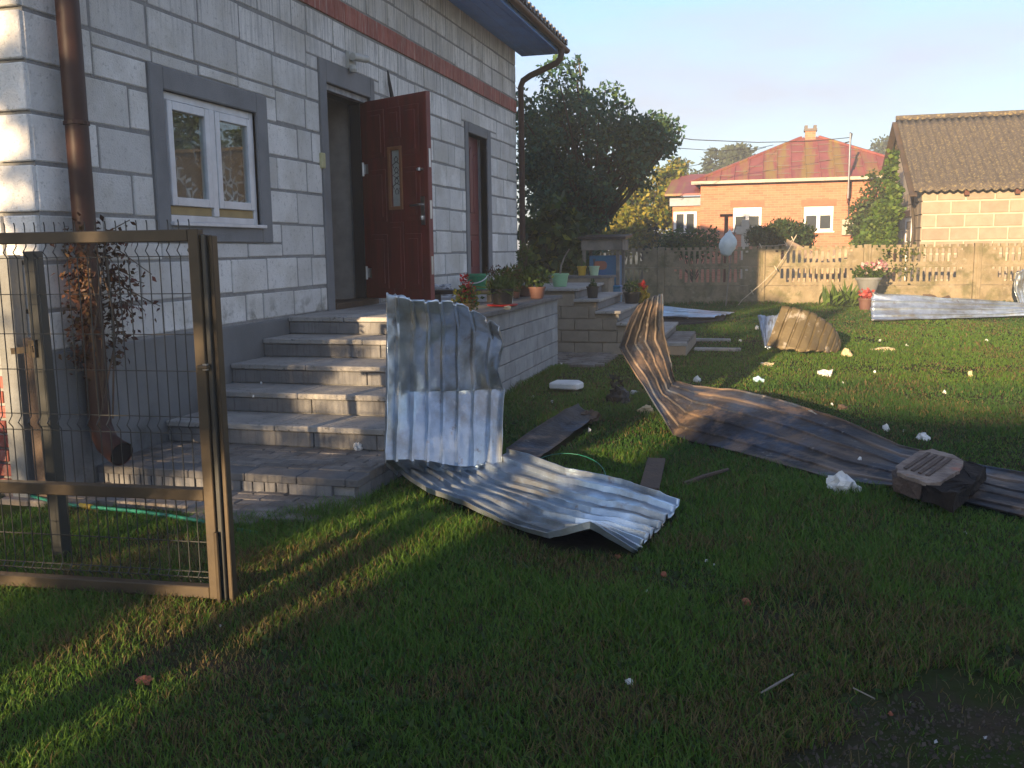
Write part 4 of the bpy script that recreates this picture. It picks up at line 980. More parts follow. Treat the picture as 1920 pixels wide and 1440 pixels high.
# the heavy slab lying on the dark sheet
top = [G(1668,884,.155), G(1792,926,.155), G(1853,855,.155), G(1737,840,.155)]
c4 = [Vector((p.x,p.y,.06)) for p in top]
t = thing('chimney_slab', 'heavy dark framed slab with grooved pale top lying on the dark sheet', 'slab', c4[0])
low = c4
e1 = (top[1]-top[0]); e2 = (top[3]-top[0])
def sp(u, v, z): return top[0]+e1*u+e2*v+Vector((0,0,z))
def rough(o, amp, sc, cuts=3):
    b_ = bmesh.new(); b_.from_mesh(o.data)
    bmesh.ops.triangulate(b_, faces=b_.faces); 
    for _ in range(cuts): bmesh.ops.subdivide_edges(b_, edges=[e for e in b_.edges if e.calc_length() > .03], cuts=1)
    for v in b_.verts:
        k_ = v.co*sc; v.co += Vector((mnoise.noise(k_), mnoise.noise(k_+Vector((9,0,0))), mnoise.noise(k_+Vector((0,9,0)))*.8))*amp
    b_.to_mesh(o.data); b_.free(); return o
import bmesh
def prismuv(mb, uv, z0, z1): return mb.prism([sp(u,v,z0) for u,v in uv], (0,0,z1-z0))
prismuv(MB(), [(-.02,.10),(.10,-.02),(.50,-.02),(.50,1.02),(.10,1.02),(-.02,.86)], -.098, -.012).build('slab_body', M['slab_side'], t); rough([o for o in t.children if o.name.startswith('slab_body')][0], .016, 14)
prismuv(MB(), [(.505,-.01),(.80,.0),(.985,.03),(1.0,.5),(.97,1.0),(.505,1.01)], -.100, -.008).build('charred_beam', M['charred'], t); rough([o for o in t.children if o.name.startswith('charred_beam')][0], .022, 11)
prismuv(MB(), [(.0,.16),(.13,.0),(.56,.0),(.72,.12),(.76,.55),(.68,.88),(.44,.99),(.12,.98),(.0,.80)], -.0115, .010).build('pale_core', M['slab'], t); rough([o for o in t.children if o.name.startswith('pale_core')][0], .010, 18)
for k in range(4):
    u = .13+.115*k; prismuv(MB(), [(u,.14),(u+.06,.14),(u+.06,.80),(u,.78)], .012, .020).build('wood_strip', M['slab_side'], t, bevel=.002)

# ------------------------------------------------------------------ debris on the lawn and steps
def bit(x, y, w_, h_, m_, label, name='foam_chunk', cat='foam chunk', group=None, z=0.0, seed=None, flat=.35):
    p = G(x, y, z); d = (p-CO).dot(CF); k = d/1750
    sd_ = seed if seed is not None else int(x*7+y) % 97
    o = lump(name, (p.x, p.y, z), (w_*k/2*.92, w_*k/2*.75, h_*k*.62), M[m_], sd_, label, cat, group, sub=2 if w_ < 20 else 3, flat=flat)
    o.rotation_euler.z = (sd_ % 7)*.4
    if h_ > 14: FOOT.append([(p.x+w_*k*.4*math.cos(a), p.y+w_*k*.3*math.sin(a)) for a in np.linspace(0,2*PI,9)[:-1]])
    return o
t = bit(1575,914,58,40,'foam','big ragged white foam chunk against the near edge of the dark sheet')
t.location.y -= .10; t.rotation_euler.z = .2
bit(672,843,28,19,'foam','white foam chunk on the paved platform before the lowest step', z=PZ)
p = G(1060,734); tag(MB().prism([(p.x-.16,p.y-.06,.03),(p.x+.14,p.y-.10,.03),(p.x+.19,p.y+.02,.035),(p.x+.12,p.y+.14,.04),(p.x-.12,p.y+.12,.04)], (.0,.0,.065)).build('foam_block', M['foam'], None, bevel=.012), 'flat white foam block on the lawn right of the landing wall', 'foam block')
FOOT.append([(p.x-.17,p.y-.1),(p.x+.19,p.y-.1),(p.x+.19,p.y+.14),(p.x-.14,p.y+.14)])
bit(1213,775,30,16,'foam_yellow','torn yellowish foam piece left of the dark sheet')
bit(1548,706,28,15,'foam','cream foam chunk on sunlit grass below the browned sheet')
bit(1588,668,24,16,'foam_yellow','cream foam chunk right below the browned sheet')
bit(1662,808,16,14,'foam','upright white foam bit above the slab')
bit(1730,824,26,13,'foam','flat white foam bit right above the slab')
bit(1657,658,42,7,'foam_yellow','thin curled pale foam strip on the far lawn', 'foam_strip')
bit(1308,716,16,12,'foam','white foam lump close behind the dark sheet')
bit(1421,716,20,10,'foam_blue','pale blue plastic scrap on the lawn', 'plastic_scrap', 'plastic scrap')
bit(1440,686,26,7,'foam_yellow','yellowish torn strip on the lawn left of the cream chunk', 'foam_strip')
bit(1092,662,17,9,'foam','white scrap on grass beside the paving strip')
bit(1053,690,6,12,'foam','small upright white scrap at the foot of the landing wall')
bit(1190,738,22,7,'foam','thin white strip beside the black plastic', 'foam_strip')
bit(1105,812,8,11,'foam','little white scrap right of the flashing tip')
bit(1420,618,9,10,'foam','white scrap left of the pale corrugated scrap')
bit(1819,706,12,12,'foam_yellow','small cream scrap on the far right lawn')
bit(1771,738,8,8,'foam','small white crumb on the right lawn')
bit(1578,768,20,10,'brown_wood','brown clod behind the dark sheet', 'clod', 'clod')
bit(1612,862,8,6,'foam','white crumb lying on the dark sheet', z=.12)
bit(952,580,17,9,'foam_yellow','yellow foam piece on the landing edge by the red saucer', z=LZ+.003)
bit(1408,1014,17,10,'brickbit','orange brick chip right of the bright sheet corner', 'brick_chip', 'brick chip')
bit(1400,1134,18,18,'brickbit','larger orange brick chip on bare patch of lawn', 'brick_chip', 'brick chip', flat=.2)
bit(1245,1080,15,9,'brickbit','orange brick chip below the bright sheet corner', 'brick_chip', 'brick chip')
bit(1160,1047,16,12,'brickbit','brick chip under the buckled end of the bright sheet', 'brick_chip', 'brick chip')
bit(1670,1340,11,8,'brickbit','small reddish chip on the bare soil at lower right', 'brick_chip', 'brick chip')
bit(272,1280,32,18,'brickbit','curled reddish scrap on the grass at lower left', 'brick_chip', 'brick chip', flat=.15)
bit(1180,1281,18,9,'foam','small white foam crumb on the foreground lawn')
bit(475,745,4,6,'foam','tiny white crumb on the second step', z=PZ+RS*2)
tiny = [(1240,660,'white crumb beside the lowest garden step'),(1290,600,'white crumb at the end of the dark flat sheet'),(1388,640,'white crumb on sunlit grass right of the garden steps'),(1430,683,'white crumb left of the yellowish torn strip'),(1700,650,'white crumb right of the thin curled strip'),
 (1560,760,'white crumb beside the brown clod'),(1640,700,'white crumb right of the cream foam chunk'),(1505,740,'white crumb on grass beyond the middle of the dark sheet'),(1325,1053,'white crumb left of the pair below the bright sheet corner'),(1340,1060,'white crumb right of the pair below the bright sheet corner'),
 (1213,1110,'white sliver on the lawn below the smallest brick chip'),(490,720,'white crumb on the third step near the wall'),(629,622,'white crumb on the fourth step'),(1330,590,'white crumb at the tip of the bright flat sheet'),(1300,640,'white crumb close to the brick edged garden step'),
 (1215,560,'white crumb at the foot of the shaded fence'),(1000,745,'left one of two white crumbs by the white foam block'),(1035,755,'right one of two white crumbs by the white foam block'),(1240,740,'white crumb behind the upright part of the dark sheet'),(1695,810,'white crumb between the upright and the flat foam bit'),
 (1580,720,'white crumb under the cream foam chunk'),(1850,640,'white crumb on the far lawn before the long shiny sheet'),(1650,640,'white crumb just left above the thin curled strip'),(600,1150,'white crumb on the dark lawn far below the steps'),(413,1175,'white crumb just below the gate post foot'),
 (283,1160,'white crumb below the bottom bar of the gate'),(490,995,'white crumb by the paving edge right of the gate'),(1810,1000,'pale crumb before the right end of the dark sheet'),(1465,900,'pale crumb near the brown stick')]
for i, (x, y, lab) in enumerate(tiny):
    z = PZ+2*RS if (x, y) == (490,720) else PZ+4*RS if (x, y) == (629,622) else 0
    bit(x, y, random.uniform(5,9), random.uniform(4,6), 'foam', lab, 'foam_crumb', 'foam crumb', 'foam crumbs scattered about the yard', z=z)
# sticks
def stick(pts, r, label, m_='old_wood'): return tag(MB().tube(pts, r, 6).build('stick', M[m_], None, smooth=True), label, 'stick')
stick([G(1282,908,.03), G(1320,893,.05), G(1365,880,.05)], [.016,.014,.01], 'brown stick on grass below the dark sheet', 'brown_wood')
stick([G(1427,1299,.03), G(1455,1283,.045), G(1487,1264,.04)], [.003,.0045,.003], 'thin pale twig on the foreground lawn at right')
stick([G(1600,1290,.03), G(1640,1310,.04)], [.0025,.0025], 'short thin twig near the bare soil')
# black plastic scrap
p = G(1160,755); t = thing('black_plastic_bag', 'crumpled black plastic with a sprig beside the dark sheet', 'plastic bag', p)
b = MB(); 
lump_o = lump('bag_body', (p.x,p.y,0), (.10,.09,.10), M['dark'], 9); lump_o.parent = t; lump_o.location = (0,0,0)
foliage('torn_flap', blob(40, p+Vector((-.02,0,.17)), (.05,.05,.10)), .07, [(.012,.014,.012),(.03,.04,.035)], t)
FOOT.append([(p.x-.1,p.y-.08),(p.x+.1,p.y-.08),(p.x+.1,p.y+.08),(p.x-.1,p.y+.08)])
# wire loop in the grass
tag(MB().tube([G(1060+95*math.cos(a)*.8, 905+45*math.sin(a)-10, .03+.06*abs(math.sin(a))) for a in np.linspace(PI, 2*PI, 16)], .0025, 4).build('wire_loop', M['hose'], None), 'thin curved wire in the grass behind the bright sheet', 'wire')

# ------------------------------------------------------------------ concrete fence
F0, F1 = Vector((-2.648,24.01,0)), Vector((4.732,24.32,0)); fu = (F1-F0)/3; fl_ = fu.length; fd_ = fu.normalized(); fn = Vector((fd_.y,-fd_.x,0))
fence_t = thing('concrete_fence', 'weathered precast concrete fence with baluster openings behind the lawn', 'fence', (F0+F1)/2)
FH = 1.42
def FP(u, z, o=0.): return F0+fd_*u+fn*o+Vector((0,0,z))
def fbox(mb, u0,u1,z0,z1,o0=-.025,o1=.025): return mb.obox((FP(u0,z0,o0)+FP(u1,z1,o1))/2, fd_*(u1-u0)/2, fn*(o1-o0)/2, Vector((0,0,(z1-z0)/2)))
for k in range(-4, 7):
    u0 = k*fl_
    fbox(MB(), u0-.085, u0+.085, 0, FH+.03, -.07, .07).build('post', M['fence'], fence_t, bevel=.012)
    fbox(MB(), u0-.022, u0+.022, .01, FH, .0701, .085).build('post_ridge', M['fence'], fence_t, bevel=.004)
    a, b = u0+.09, u0+fl_-.09; L = b-a
    z = [0, .47, .94, FH]
    fbox(MB(), a, b, z[0]+.004, z[1]-.006).build('fence_slab', M['fence'], fence_t, bevel=.006)
    for lv, (z0, z1) in enumerate(((z[1], z[2]), (z[2], z[3]))):
        mb = MB(); nh = 14; m0, m1 = a+.20, b-.20; pw = (m1-m0)/nh
        lo = z0+.085; hi = z1-.055 if lv == 0 else z1-.085
        fbox(mb, a, b, z0+.002, lo); fbox(mb, a, b, hi, z1-.004 if lv == 0 else z1-.05)
        fbox(mb, a, m0, lo, hi); fbox(mb, m1, b, lo, hi)
        for i in range(nh+1):                          # balusters, waisted
            c = m0+i*pw; w0 = pw*.21; w1 = pw*.27; arch = (abs(i-nh/2)/(nh/2))
            for sgn in (1,):
                zs = np.linspace(lo, hi, 6); pl = []
                prof = [w0+(w1-w0)*(.5+.5*math.cos(t_*PI*2)) for t_ in np.linspace(0,1,6)]
                pl = [FP(c-w_, z_, -.024) for w_, z_ in zip(prof, zs)]+[FP(c+w_, z_, -.024) for w_, z_ in reversed(list(zip(prof, zs)))]
                mb.prism(pl, fn*.048)
            if arch > .72:                             # the openings close in a bow towards the ends
                hh_ = (hi-lo)*((arch-.72)/.28)**1.6*.85
                if i < nh/2: ua, ub = c-pw*.1, c+pw
                else: ua, ub = c-pw, c+pw*.1
                if hh_ > .01: fbox(mb, max(ua,m0), min(ub,m1), lo, lo+hh_, -.0235, .0235)
        if lv == 1:                                    # knobs along the top
            nk = 13
            for i in range(nk):
                c = a+(i+.5)*L/nk; fbox(mb, c-.055, c+.055, z1-.06, z1+.012, -.024, .024)
        mb.build('baluster_slab', M['fence'], fence_t)
# sand heap behind the fence, flower stand, pots, ferns, plants by the fence
pq = PY(1545,470,26.5); lump('sand_heap', (pq.x, 26.5, 0), (1.5,.9,1.25), M['sand'], 3, 'heap of orange sand behind the fence', 'sand heap', flat=.02)
q = Vector((PY(1627,552,22.6).x, 22.6, 0))
t = thing('flower_stand', 'brick stand carrying the big grey flower pot by the fence', 'stand', q)
MB().box(q.x-.17,q.x+.17,q.y-.15,q.y+.15,0,.33).build('stand_body', M['brickbit'], t, bevel=.02); box_part('stand_top', M['post_conc'], t, q.x-.19,q.x+.19,q.y-.17,q.y+.17,.332,.37)
q2 = Vector((q.x, q.y, .371)); t = pot('flower_pot', q2, .27, .34, M['post_conc'], 'big grey flower pot of pink flowers before the fence', taper=.6)
foliage('foliage', blob(420, q2+Vector((0,0,.44)), (.36,.26,.18)), .10, MG+[(.07,.12,.02)], t); foliage('flowers', np.vstack([blob(60, q2+Vector((.22,-.1,.60)), (.2,.12,.12)), blob(25, q2+Vector((.0,-.1,.56)), (.3,.12,.08))]), .09, [(.50,.18,.22),(.55,.25,.27),(.6,.5,.45)], t, aspect=.9)
q3 = Vector((PY(1622,575,21.9).x, 21.9, 0)); t = pot('flower_pot', q3, .15, .28, M['terracotta'], 'small dark pot of red flowers below the big grey pot'); foliage('flowers', blob(90, q3+Vector((0,0,.36)), (.16,.13,.09)), .08, [(.50,.10,.08),(.45,.08,.07)], t, aspect=.9)
q = Vector((PY(1582,575,22.8).x, 22.8, 0)); t = thing('fern', 'bright green fern at the fence foot left of the grey pot', 'fern', q)
base = np.repeat(np.array([[q.x,q.y,.05]]), 90, 0)+rng.normal(size=(90,3))*np.array([.22,.1,.01]); foliage('foliage', base, .5, [(.07,.13,.02),(.10,.16,.03)], t, up=1.5, aspect=.16)
for i, (x, lab) in enumerate(((1750,'dark leafless tuft on the fence edge behind the long shiny sheet'),)):
    q = Vector((PY(x,545,22.5).x, 22.5, 0)); lump('clod', (q.x,q.y,.0), (.35,.15,.22), M['brown_wood'], 6, 'brown heap behind the long shiny sheet at the fence', 'heap')
# rope, bag on a thin pole, clothes pole
yb_ = 22.9
t = thing('thin_pole', 'thin bare pole leaning by the shaded fence under the white bag', 'pole', G(1362,569))
MB().tube([Vector((PY(1361,569,23.4).x,23.4,0)), PY(1368,500,23.4), PY(1374,455,23.4), PY(1380,420,23.4)], .016, 6).build('pole_shaft', M['old_wood'], t)
import bmesh
bm = bmesh.new(); bmesh.ops.create_icosphere(bm, subdivisions=4, radius=1)
bc = PY(1365,455,23.1)
for v in bm.verts:
    zz_ = v.co.z; r_ = (1-max(0,zz_)**1.4*.95)*(1+.18*mnoise.noise(v.co*2.2)); cr_ = 1+.10*mnoise.noise(v.co*6+Vector((5,0,0))); v.co = Vector((v.co.x*.20*r_*cr_+ .035*zz_, v.co.y*.13*r_*cr_, zz_*.33+.03*mnoise.noise(v.co*4)))
me = bpy.data.meshes.new('white_bag'); bm.to_mesh(me); bm.free(); me.materials.append(M['bag']); o = bpy.data.objects.new('white_bag', me); col.objects.link(o); o.location = bc; BASE['white_bag'] = bc
for p_ in me.polygons: p_.use_smooth = True
tag(o, 'white plastic bag hanging on the thin pole above the fence', 'bag')
t = thing('clothes_pole', 'rusty T topped clothes pole behind the white bag', 'pole', (PY(1362,440,25.2).x,25.2,0))
q = PY(1362,405,25.2); MB().tube([(q.x,25.2,0),(q.x,25.2,q.z)], .05, 8).build('pole_shaft', M['rust'], t); MB().box(q.x-.16,q.x+.16,25.15,25.25,q.z-.02,q.z+.05).build('cross_bar', M['rust'], t)
q = PY(1398,412,30.); t = thing('garden_post', 'pinkish white garden post with short cross arm behind the fence', 'post', (q.x,30,0))
MB().box(q.x-.12,q.x+.12,29.95,30.05,0,q.z).build('post_shaft', M['facade_pale'], t, bevel=.02); MB().box(q.x-.28,q.x+.25,29.94,30.06,q.z-.45,q.z-.2).build('cross_arm', M['facade_pale'], t, bevel=.02)
rp = [PY(1425,461,23.9),PY(1450,461,23.9),PY(1472,458,23.9),PY(1488,449,23.9),PY(1494,440,23.9)]
t = thing('clothes_line', 'slack pale clothes line with pegs tied over the fence', 'rope', rp[0])
MB().tube(rp, .007, 6).tube([PY(1494,440,23.9),PY(1478,470,23.85),PY(1455,505,23.8),PY(1430,530,23.6),PY(1392,562,23.2),PY(1384,572,23.2)], .007, 6).build('line', M['rope'], t)
for x, y in ((1427,461),(1474,457),(1487,448),(1455,503),(1411,548)):
    q = PY(x,y,23.75); MB().bar(q+Vector((-.04,0,.06)), q+Vector((.02,0,-.05)), .022, .02).build('peg', M['rope'], t)
# ------------------------------------------------------------------ brick house beyond the fence
YB = 36.0
xl, xr = PY(1313,400,YB).x, PY(1745,400,YB).x; ez = PY(1400,341,YB).z; D = xr-xl
bh = thing('brick_house', 'orange brick house with hipped rusty metal roof beyond the fence', 'house', ((xl+xr)/2, YB, 0))
wins = []
for a, b, c, d in ((1374,1428,388,433),(1506,1563,386,434),(1640,1690,386,434)):
    p = PY(a,d,YB); q = PY(b,c,YB); wins.append((p.x,q.x,p.z,q.z))
mb = MB(); xx = [xl]
for a,b,c,d in wins: xx += [a,b]; mb.box(a,b,YB,YB+.3,0,c); mb.box(a,b,YB,YB+.3,d,ez)
xx.append(xr)
for i in range(0,len(xx),2): mb.box(xx[i],xx[i+1],YB,YB+.3,0,ez)
mb.box(xl,xl+.3,YB+.3,YB+D,0,ez); mb.box(xr-.3,xr,YB+.3,YB+D,0,ez); mb.box(xl+.3,xr-.3,YB+D-.3,YB+D,0,ez)
mb.build('wall', M['facade'], bh)
M['facade_course'] = mat('brick_lintel', (.38,.14,.085), .9)
for a,b,c,d in wins:
    MB().box(a-.1,b+.1,YB-.02,YB-.001,d+.01,d+.24).build('lintel_course', M['facade_course'], bh)
    f = MB(); t_ = .085; mw = (a+b)/2
    f.box(a,a+t_,YB+.05,YB+.12,c,d); f.box(b-t_,b,YB+.05,YB+.12,c,d); f.box(a+t_,b-t_,YB+.051,YB+.119,d-t_,d); f.box(a+t_,b-t_,YB+.051,YB+.119,c,c+t_); f.box(mw-.06,mw+.06,YB+.045,YB+.118,c+t_,d-t_)
    wn = f.build('window', M['pvc'], bh)
    for u, v in ((a+t_,mw-.06),(mw+.06,b-t_)):
        box_part('window_pane', M['window_glass'], wn, u, v, YB+.09, YB+.10, c+t_, d-t_)
        box_part('roller_blind', M['pvc'], wn, u+.004, v-.004, YB+.07, YB+.088, d-t_-.24, d-t_-.002)
        box_part('net_curtain', mat('grey_net', (.22,.22,.21), .9, c2=(.08,.08,.08), scale=40, mix=(.45,.55), stretch=(3,1,.2)), wn, u+.004, v-.004, YB+.101, YB+.105, c+t_+.03, d-t_-.25)
    box_part('window_sill', M['pvc'], wn, a-.05, b+.05, YB-.06, YB+.05, c-.05, c-.002)
ov = .32; A0 = (xl-ov, YB-ov, ez+.02); B0 = (xr+ov, YB-ov, ez+.02); C0 = (xr+ov, YB+D+ov, ez+.02); D0 = (xl-ov, YB+D+ov, ez+.02)
apx = PY(1519,258,YB+D/2); az = apx.z; am = ((xl+xr)/2, YB+D/2)
R1 = (am[0]-.35, am[1], az); R2 = (am[0]+.35, am[1], az)
rf = MB().add([A0,B0,C0,D0,R1,R2], [(0,1,5,4),(1,2,5),(2,3,4,5),(3,0,4),(3,2,1,0)]).build('roof', M['rust_roof'], bh)
MB().box(xl-ov,xr+ov,YB-ov-.05,YB-ov-.002,ez-.06,ez+.05).build('eaves_gutter', M['facade_pale'], bh)
sm = MB(); ns = 17                                  # standing seams and cross folds on the front slope
for i in range(1, ns):
    t_ = i/ns; x = A0[0]+(B0[0]-A0[0])*t_
    k = min((x-A0[0])/(R1[0]-A0[0]), (B0[0]-x)/(B0[0]-R2[0]), 1.0)
    top = Vector((x, A0[1]+(am[1]-A0[1])*k, A0[2]+(az-A0[2])*k)); bot = Vector((x, A0[1], A0[2]))
    sm.bar(bot+Vector((0,-.01,.02)), top+Vector((0,-.01,.02)), .035, .045)
sm.build('roof_seam', M['rust_roof'], rf)
sm = MB()
for i in range(ns):
    x = A0[0]+(B0[0]-A0[0])*(i+.5)/ns; kmax = min((x-A0[0])/(R1[0]-A0[0]), (B0[0]-x)/(B0[0]-R2[0]), 1.0)
    for q in range(5):
        k = .12+.2*q+(.1 if i % 2 else 0)+random.uniform(-.02,.02)
        if k < kmax-.05:
            p = Vector((x, A0[1]+(am[1]-A0[1])*k, A0[2]+(az-A0[2])*k)); sm.bar(p+Vector((-.26,-.01,.012)), p+Vector((.26,-.01,.012)), .03, .02)
sm.build('roof_fold', M['roof_dark'], rf)['kind'] = 'stuff'
for s_ in (0, 1):
    MB().bar(Vector((A0,B0)[s_])+Vector((0,0,.03)), Vector((R1,R2)[s_])+Vector((0,0,.03)), .12, .07).build('hip_cap', M['rust_roof'], rf)
cz = PY(1518,236,am[1]).z
ch = MB().box(am[0]-.2,am[0]+.2,am[1]-.2,am[1]+.2,az-.3,cz-.12).build('chimney', M['facade'], bh)
MB().box(am[0]-.25,am[0]+.25,am[1]-.25,am[1]+.25,cz-.22,cz-.13).box(am[0]-.23,am[0]-.11,am[1]-.22,am[1]+.22,cz-.129,cz).box(am[0]+.11,am[0]+.23,am[1]-.22,am[1]+.22,cz-.129,cz).build('chimney_head', M['roof_dark'], ch)
# low wing on the left with porch windows
xa = PY(1262,400,YB+1.2).x; zr = PY(1290,330,YB+4).z; ze = PY(1290,367,YB+.6).z; zw = PY(1290,386,YB+.9).z
mb = MB().box(xa,xl-.002,YB+1.0,YB+4,0,zw); mb.build('wing_wall', M['facade'], bh)
MB().box(xa-.1,xl-.003,YB+.85,YB+1.2,zw+.002,ze-.02).build('wing_beam', mat('blue_grey_beam', (.30,.34,.40), .7), bh)
MB().prism([(xa-.25,YB+.45,ze),(xa-.25,YB+4.2,zr),(xa-.25,YB+4.2,zr+.08),(xa-.25,YB+.45,ze+.08)], (xl-xa+.2,0,0)).build('wing_roof', M['rust_roof'], bh)
zc, zd = PY(1290,440,YB+.95).z, PY(1290,397,YB+.95).z
f = MB()
for x in np.linspace(xa+.1, xl-.25, 3): f.box(x-.05,x+.05,YB+.94,YB+.999,zc,zd)
f.box(xa+.15,xl-.3,YB+.941,YB+.998,zd-.08,zd); f.box(xa+.15,xl-.3,YB+.941,YB+.998,zc,zc+.08)
pw = f.build('porch_window', M['pvc'], bh); box_part('window_pane', M['window_glass'], pw, xa+.1, xl-.25, YB+.97, YB+.985, zc+.02, zd-.02)
# mast, meter box, lines
q = PY(1593,300,YB-.45); zt = PY(1593,250,YB-.45).z; zb = PY(1593,372,YB-.45).z
t = thing('power_mast', 'thin metal power mast fixed at the eaves of the orange brick house', 'mast', (q.x,YB-.45,zb))
MB().tube([(q.x,YB-.45,zb),(q.x,YB-.45,zt)], .035, 8).build('mast_tube', M['chrome'], t)
MB().tube([(q.x-.18,YB-.45,zt-.32),(q.x,YB-.45,zt-.28),(q.x+.05,YB-.45,zt-.02),(q.x-.03,YB-.45,zt+.02)], .025, 6).build('insulator_hook', M['cable'], t)
MB().bar((q.x,YB-.30,zb-.15),(q.x,YB+.1,zb+.25),.05,.05).build('mast_stay', M['rust'], t)
MB().bar((q.x+.04,YB-.44,zb+.1),(q.x+.33,YB+.95,ez+.9),.04,.04).build('mast_stay', M['cable'], t)
q = PY(1590,425,YB); box_part('meter_box', M['facade_pale'], bh, q.x-.22, q.x+.22, YB-.16, YB-.002, q.z-.3, q.z+.25, bevel=.01)
MB().tube([(q.x,YB-.03,q.z+.25),(q.x,YB-.03,ez-.1)], .03, 6).build('meter_duct', M['cable'], bh)
def wire(pts, lab, r=.016):
    P_ = [PY(*p) for p in pts]; o = []
    for i in range(len(P_)-1):
        for k in range(6): o.append(P_[i].lerp(P_[i+1], k/6))
    o.append(P_[-1]); tag(MB().tube(o, r, 4).build('power_line', M['cable'], None), lab, 'power line')
wire([(1200,248,30),(1300,262,31),(1420,267,33),(1520,265,34.5),(1592,258,35.5)], 'upper power line running to the mast of the brick house')
wire([(1200,266,30),(1260,277,30.5),(1350,283,33),(1420,278,36),(1450,272,38)], 'lower power line behind the big tree rising to the brick house roof', .013)
wire([(1200,318,32),(1270,316,34),(1340,303,38),(1400,286,40),(1436,276,41)], 'thin line slanting up to the left slope of the rusty roof', .013)

# ------------------------------------------------------------------ block shed on the right
YS_ = 29.0
Xs = PY(1729,400,YS_).x; zE = PY(1729,352,YS_).z; zR = PY(1690,226,33.4).z
YR, YBk = 33.4, 38.2; XE = Xs+13
zE2 = zE
shed = thing('block_shed', 'tan block shed with mossy corrugated roof behind the fence at right', 'shed', (Xs+4, YS_, 0))
sc = MB().box(Xs+.3,XE,YS_+.02,YS_+.3,0,zE); sc.box(Xs+.012,Xs+.298,YS_+.02,YBk,0,zE-.02); sc.box(XE-.3,XE,YS_+.3,YBk,0,zE-.02)
sc.prism([(Xs+.012,YS_+.1,zE-.019),(Xs+.012,YBk-.1,zE-.019),(Xs+.012,YR,zR-.22)], (.28,0,0))
sw = sc.build('wall', M['shedmortar'], shed)
bhh = .369; r_ = 0; z = .05
while z < zE-.05:
    x = Xs - (.372 if r_ % 2 else 0); z1 = min(z+bhh, zE+.0)
    while x < Xs+8.5:
        a, b = max(x, Xs), x+.744
        if b-a > .05: piece('block', sw, ((a+b)/2, YS_+.004+random.uniform(-.004,.004), (z+z1)/2), (b-a-.045, .05, z1-z-.05), M['shedblock'], bev=.006)
        x += .744
    y = YS_+.03
    while y < YBk-.3 and z1 < zE+.01 and r_ > 2:
        piece('block', sw, (Xs+.0, y+.33, (z+z1)/2), (.04, .62, z1-z-.03), M['shedblock'], bev=.006); y += .66
    z += bhh; r_ += 1
# corrugated roof, both slopes
def corr_roof(name, e0, e1, r0, r1, n, amp, parent, m_):
    e0, e1, r0, r1 = map(Vector, (e0,e1,r0,r1)); nn = n*6; V = []; nrm = (e1-e0).cross(r0-e0).normalized()
    if nrm.z < 0: nrm = -nrm
    steps = 9
    for j in range(steps+1):
        f = j/steps
        for i in range(nn+1):
            u = i/nn; p = (e0.lerp(e1,u)).lerp(r0.lerp(r1,u), f)
            lap = .03*(1-((f*3) % 1.0)) if f < 1 else 0
            V.append(tuple(p+nrm*(amp*math.sin(u*n*2*PI)+lap)))
    F = [(j*(nn+1)+i, j*(nn+1)+i+1, (j+1)*(nn+1)+i+1, (j+1)*(nn+1)+i) for j in range(steps) for i in range(nn)]
    b = MB(); b.v = V; b.f = F; o = b.build(name, m_, parent, recalc=False)
    md = o.modifiers.new('thickness','SOLIDIFY'); md.thickness = .02; o.data.polygons.foreach_set('use_smooth', [True]*len(o.data.polygons)); return o
sl2 = (zR-zE)/(YR-YS_); oh = .35; xg = Xs-.28
corr_roof('roof_slope', (xg,YS_-oh,zE-oh*sl2+.06), (XE+.3,YS_-oh,zE-oh*sl2+.06), (xg,YR,zR+.04), (XE+.3,YR,zR+.04), 64, .032, shed, M['asbestos'])
corr_roof('roof_slope', (XE+.3,YBk+oh,zE-oh*sl2+.06), (xg,YBk+oh,zE-oh*sl2+.06), (XE+.3,YR,zR+.04), (xg,YR,zR+.04), 64, .032, shed, M['asbestos'])
MB().tube([(xg-.02,YR,zR+.07),(XE+.3,YR,zR+.07)], .09, 8).build('ridge_cap', M['asbestos'], shed)
for s_ in (0, 1):
    ye = (YS_-oh, YBk+oh)[s_]
    MB().bar((xg-.02,ye,zE-oh*sl2-.04),(xg-.02,YR,zR-.06),.05,.20,up=(1,0,0)).build('barge_board', M['brown_wood'], shed)
for k in range(7):
    x = Xs+1.1+k*1.28; MB().bar((x,YS_-.24,zE-.16*sl2-.10),(x,YS_+.3,zE+.05),.13,.14).build('rafter_end', M['rust'], shed, bevel=.01)
MB().box(Xs+.1,XE,YS_-.05,YS_-.022,zE-.10,zE-.02).build('wall_plate', M['brown_wood'], shed)
ch = MB().box(10.3,10.95,YR-.3,YR+.3,zR-.3,zR+1.15).build('chimney', M['facade'], shed)
f = MB(); ya, yb2 = 30.7, 32.0; f.box(Xs-.05,Xs+.01,ya,ya+.12,.3,2.25); f.box(Xs-.05,Xs+.01,yb2-.12,yb2,.3,2.25); f.box(Xs-.049,Xs+.01,ya+.12,yb2-.12,2.13,2.249); f.build('shed_window', M['pvc'], shed)
MB().box(Xs-.12,Xs-.051,ya-.2,yb2+.2,2.26,2.45).build('window_lintel', M['roof_dark'], shed)

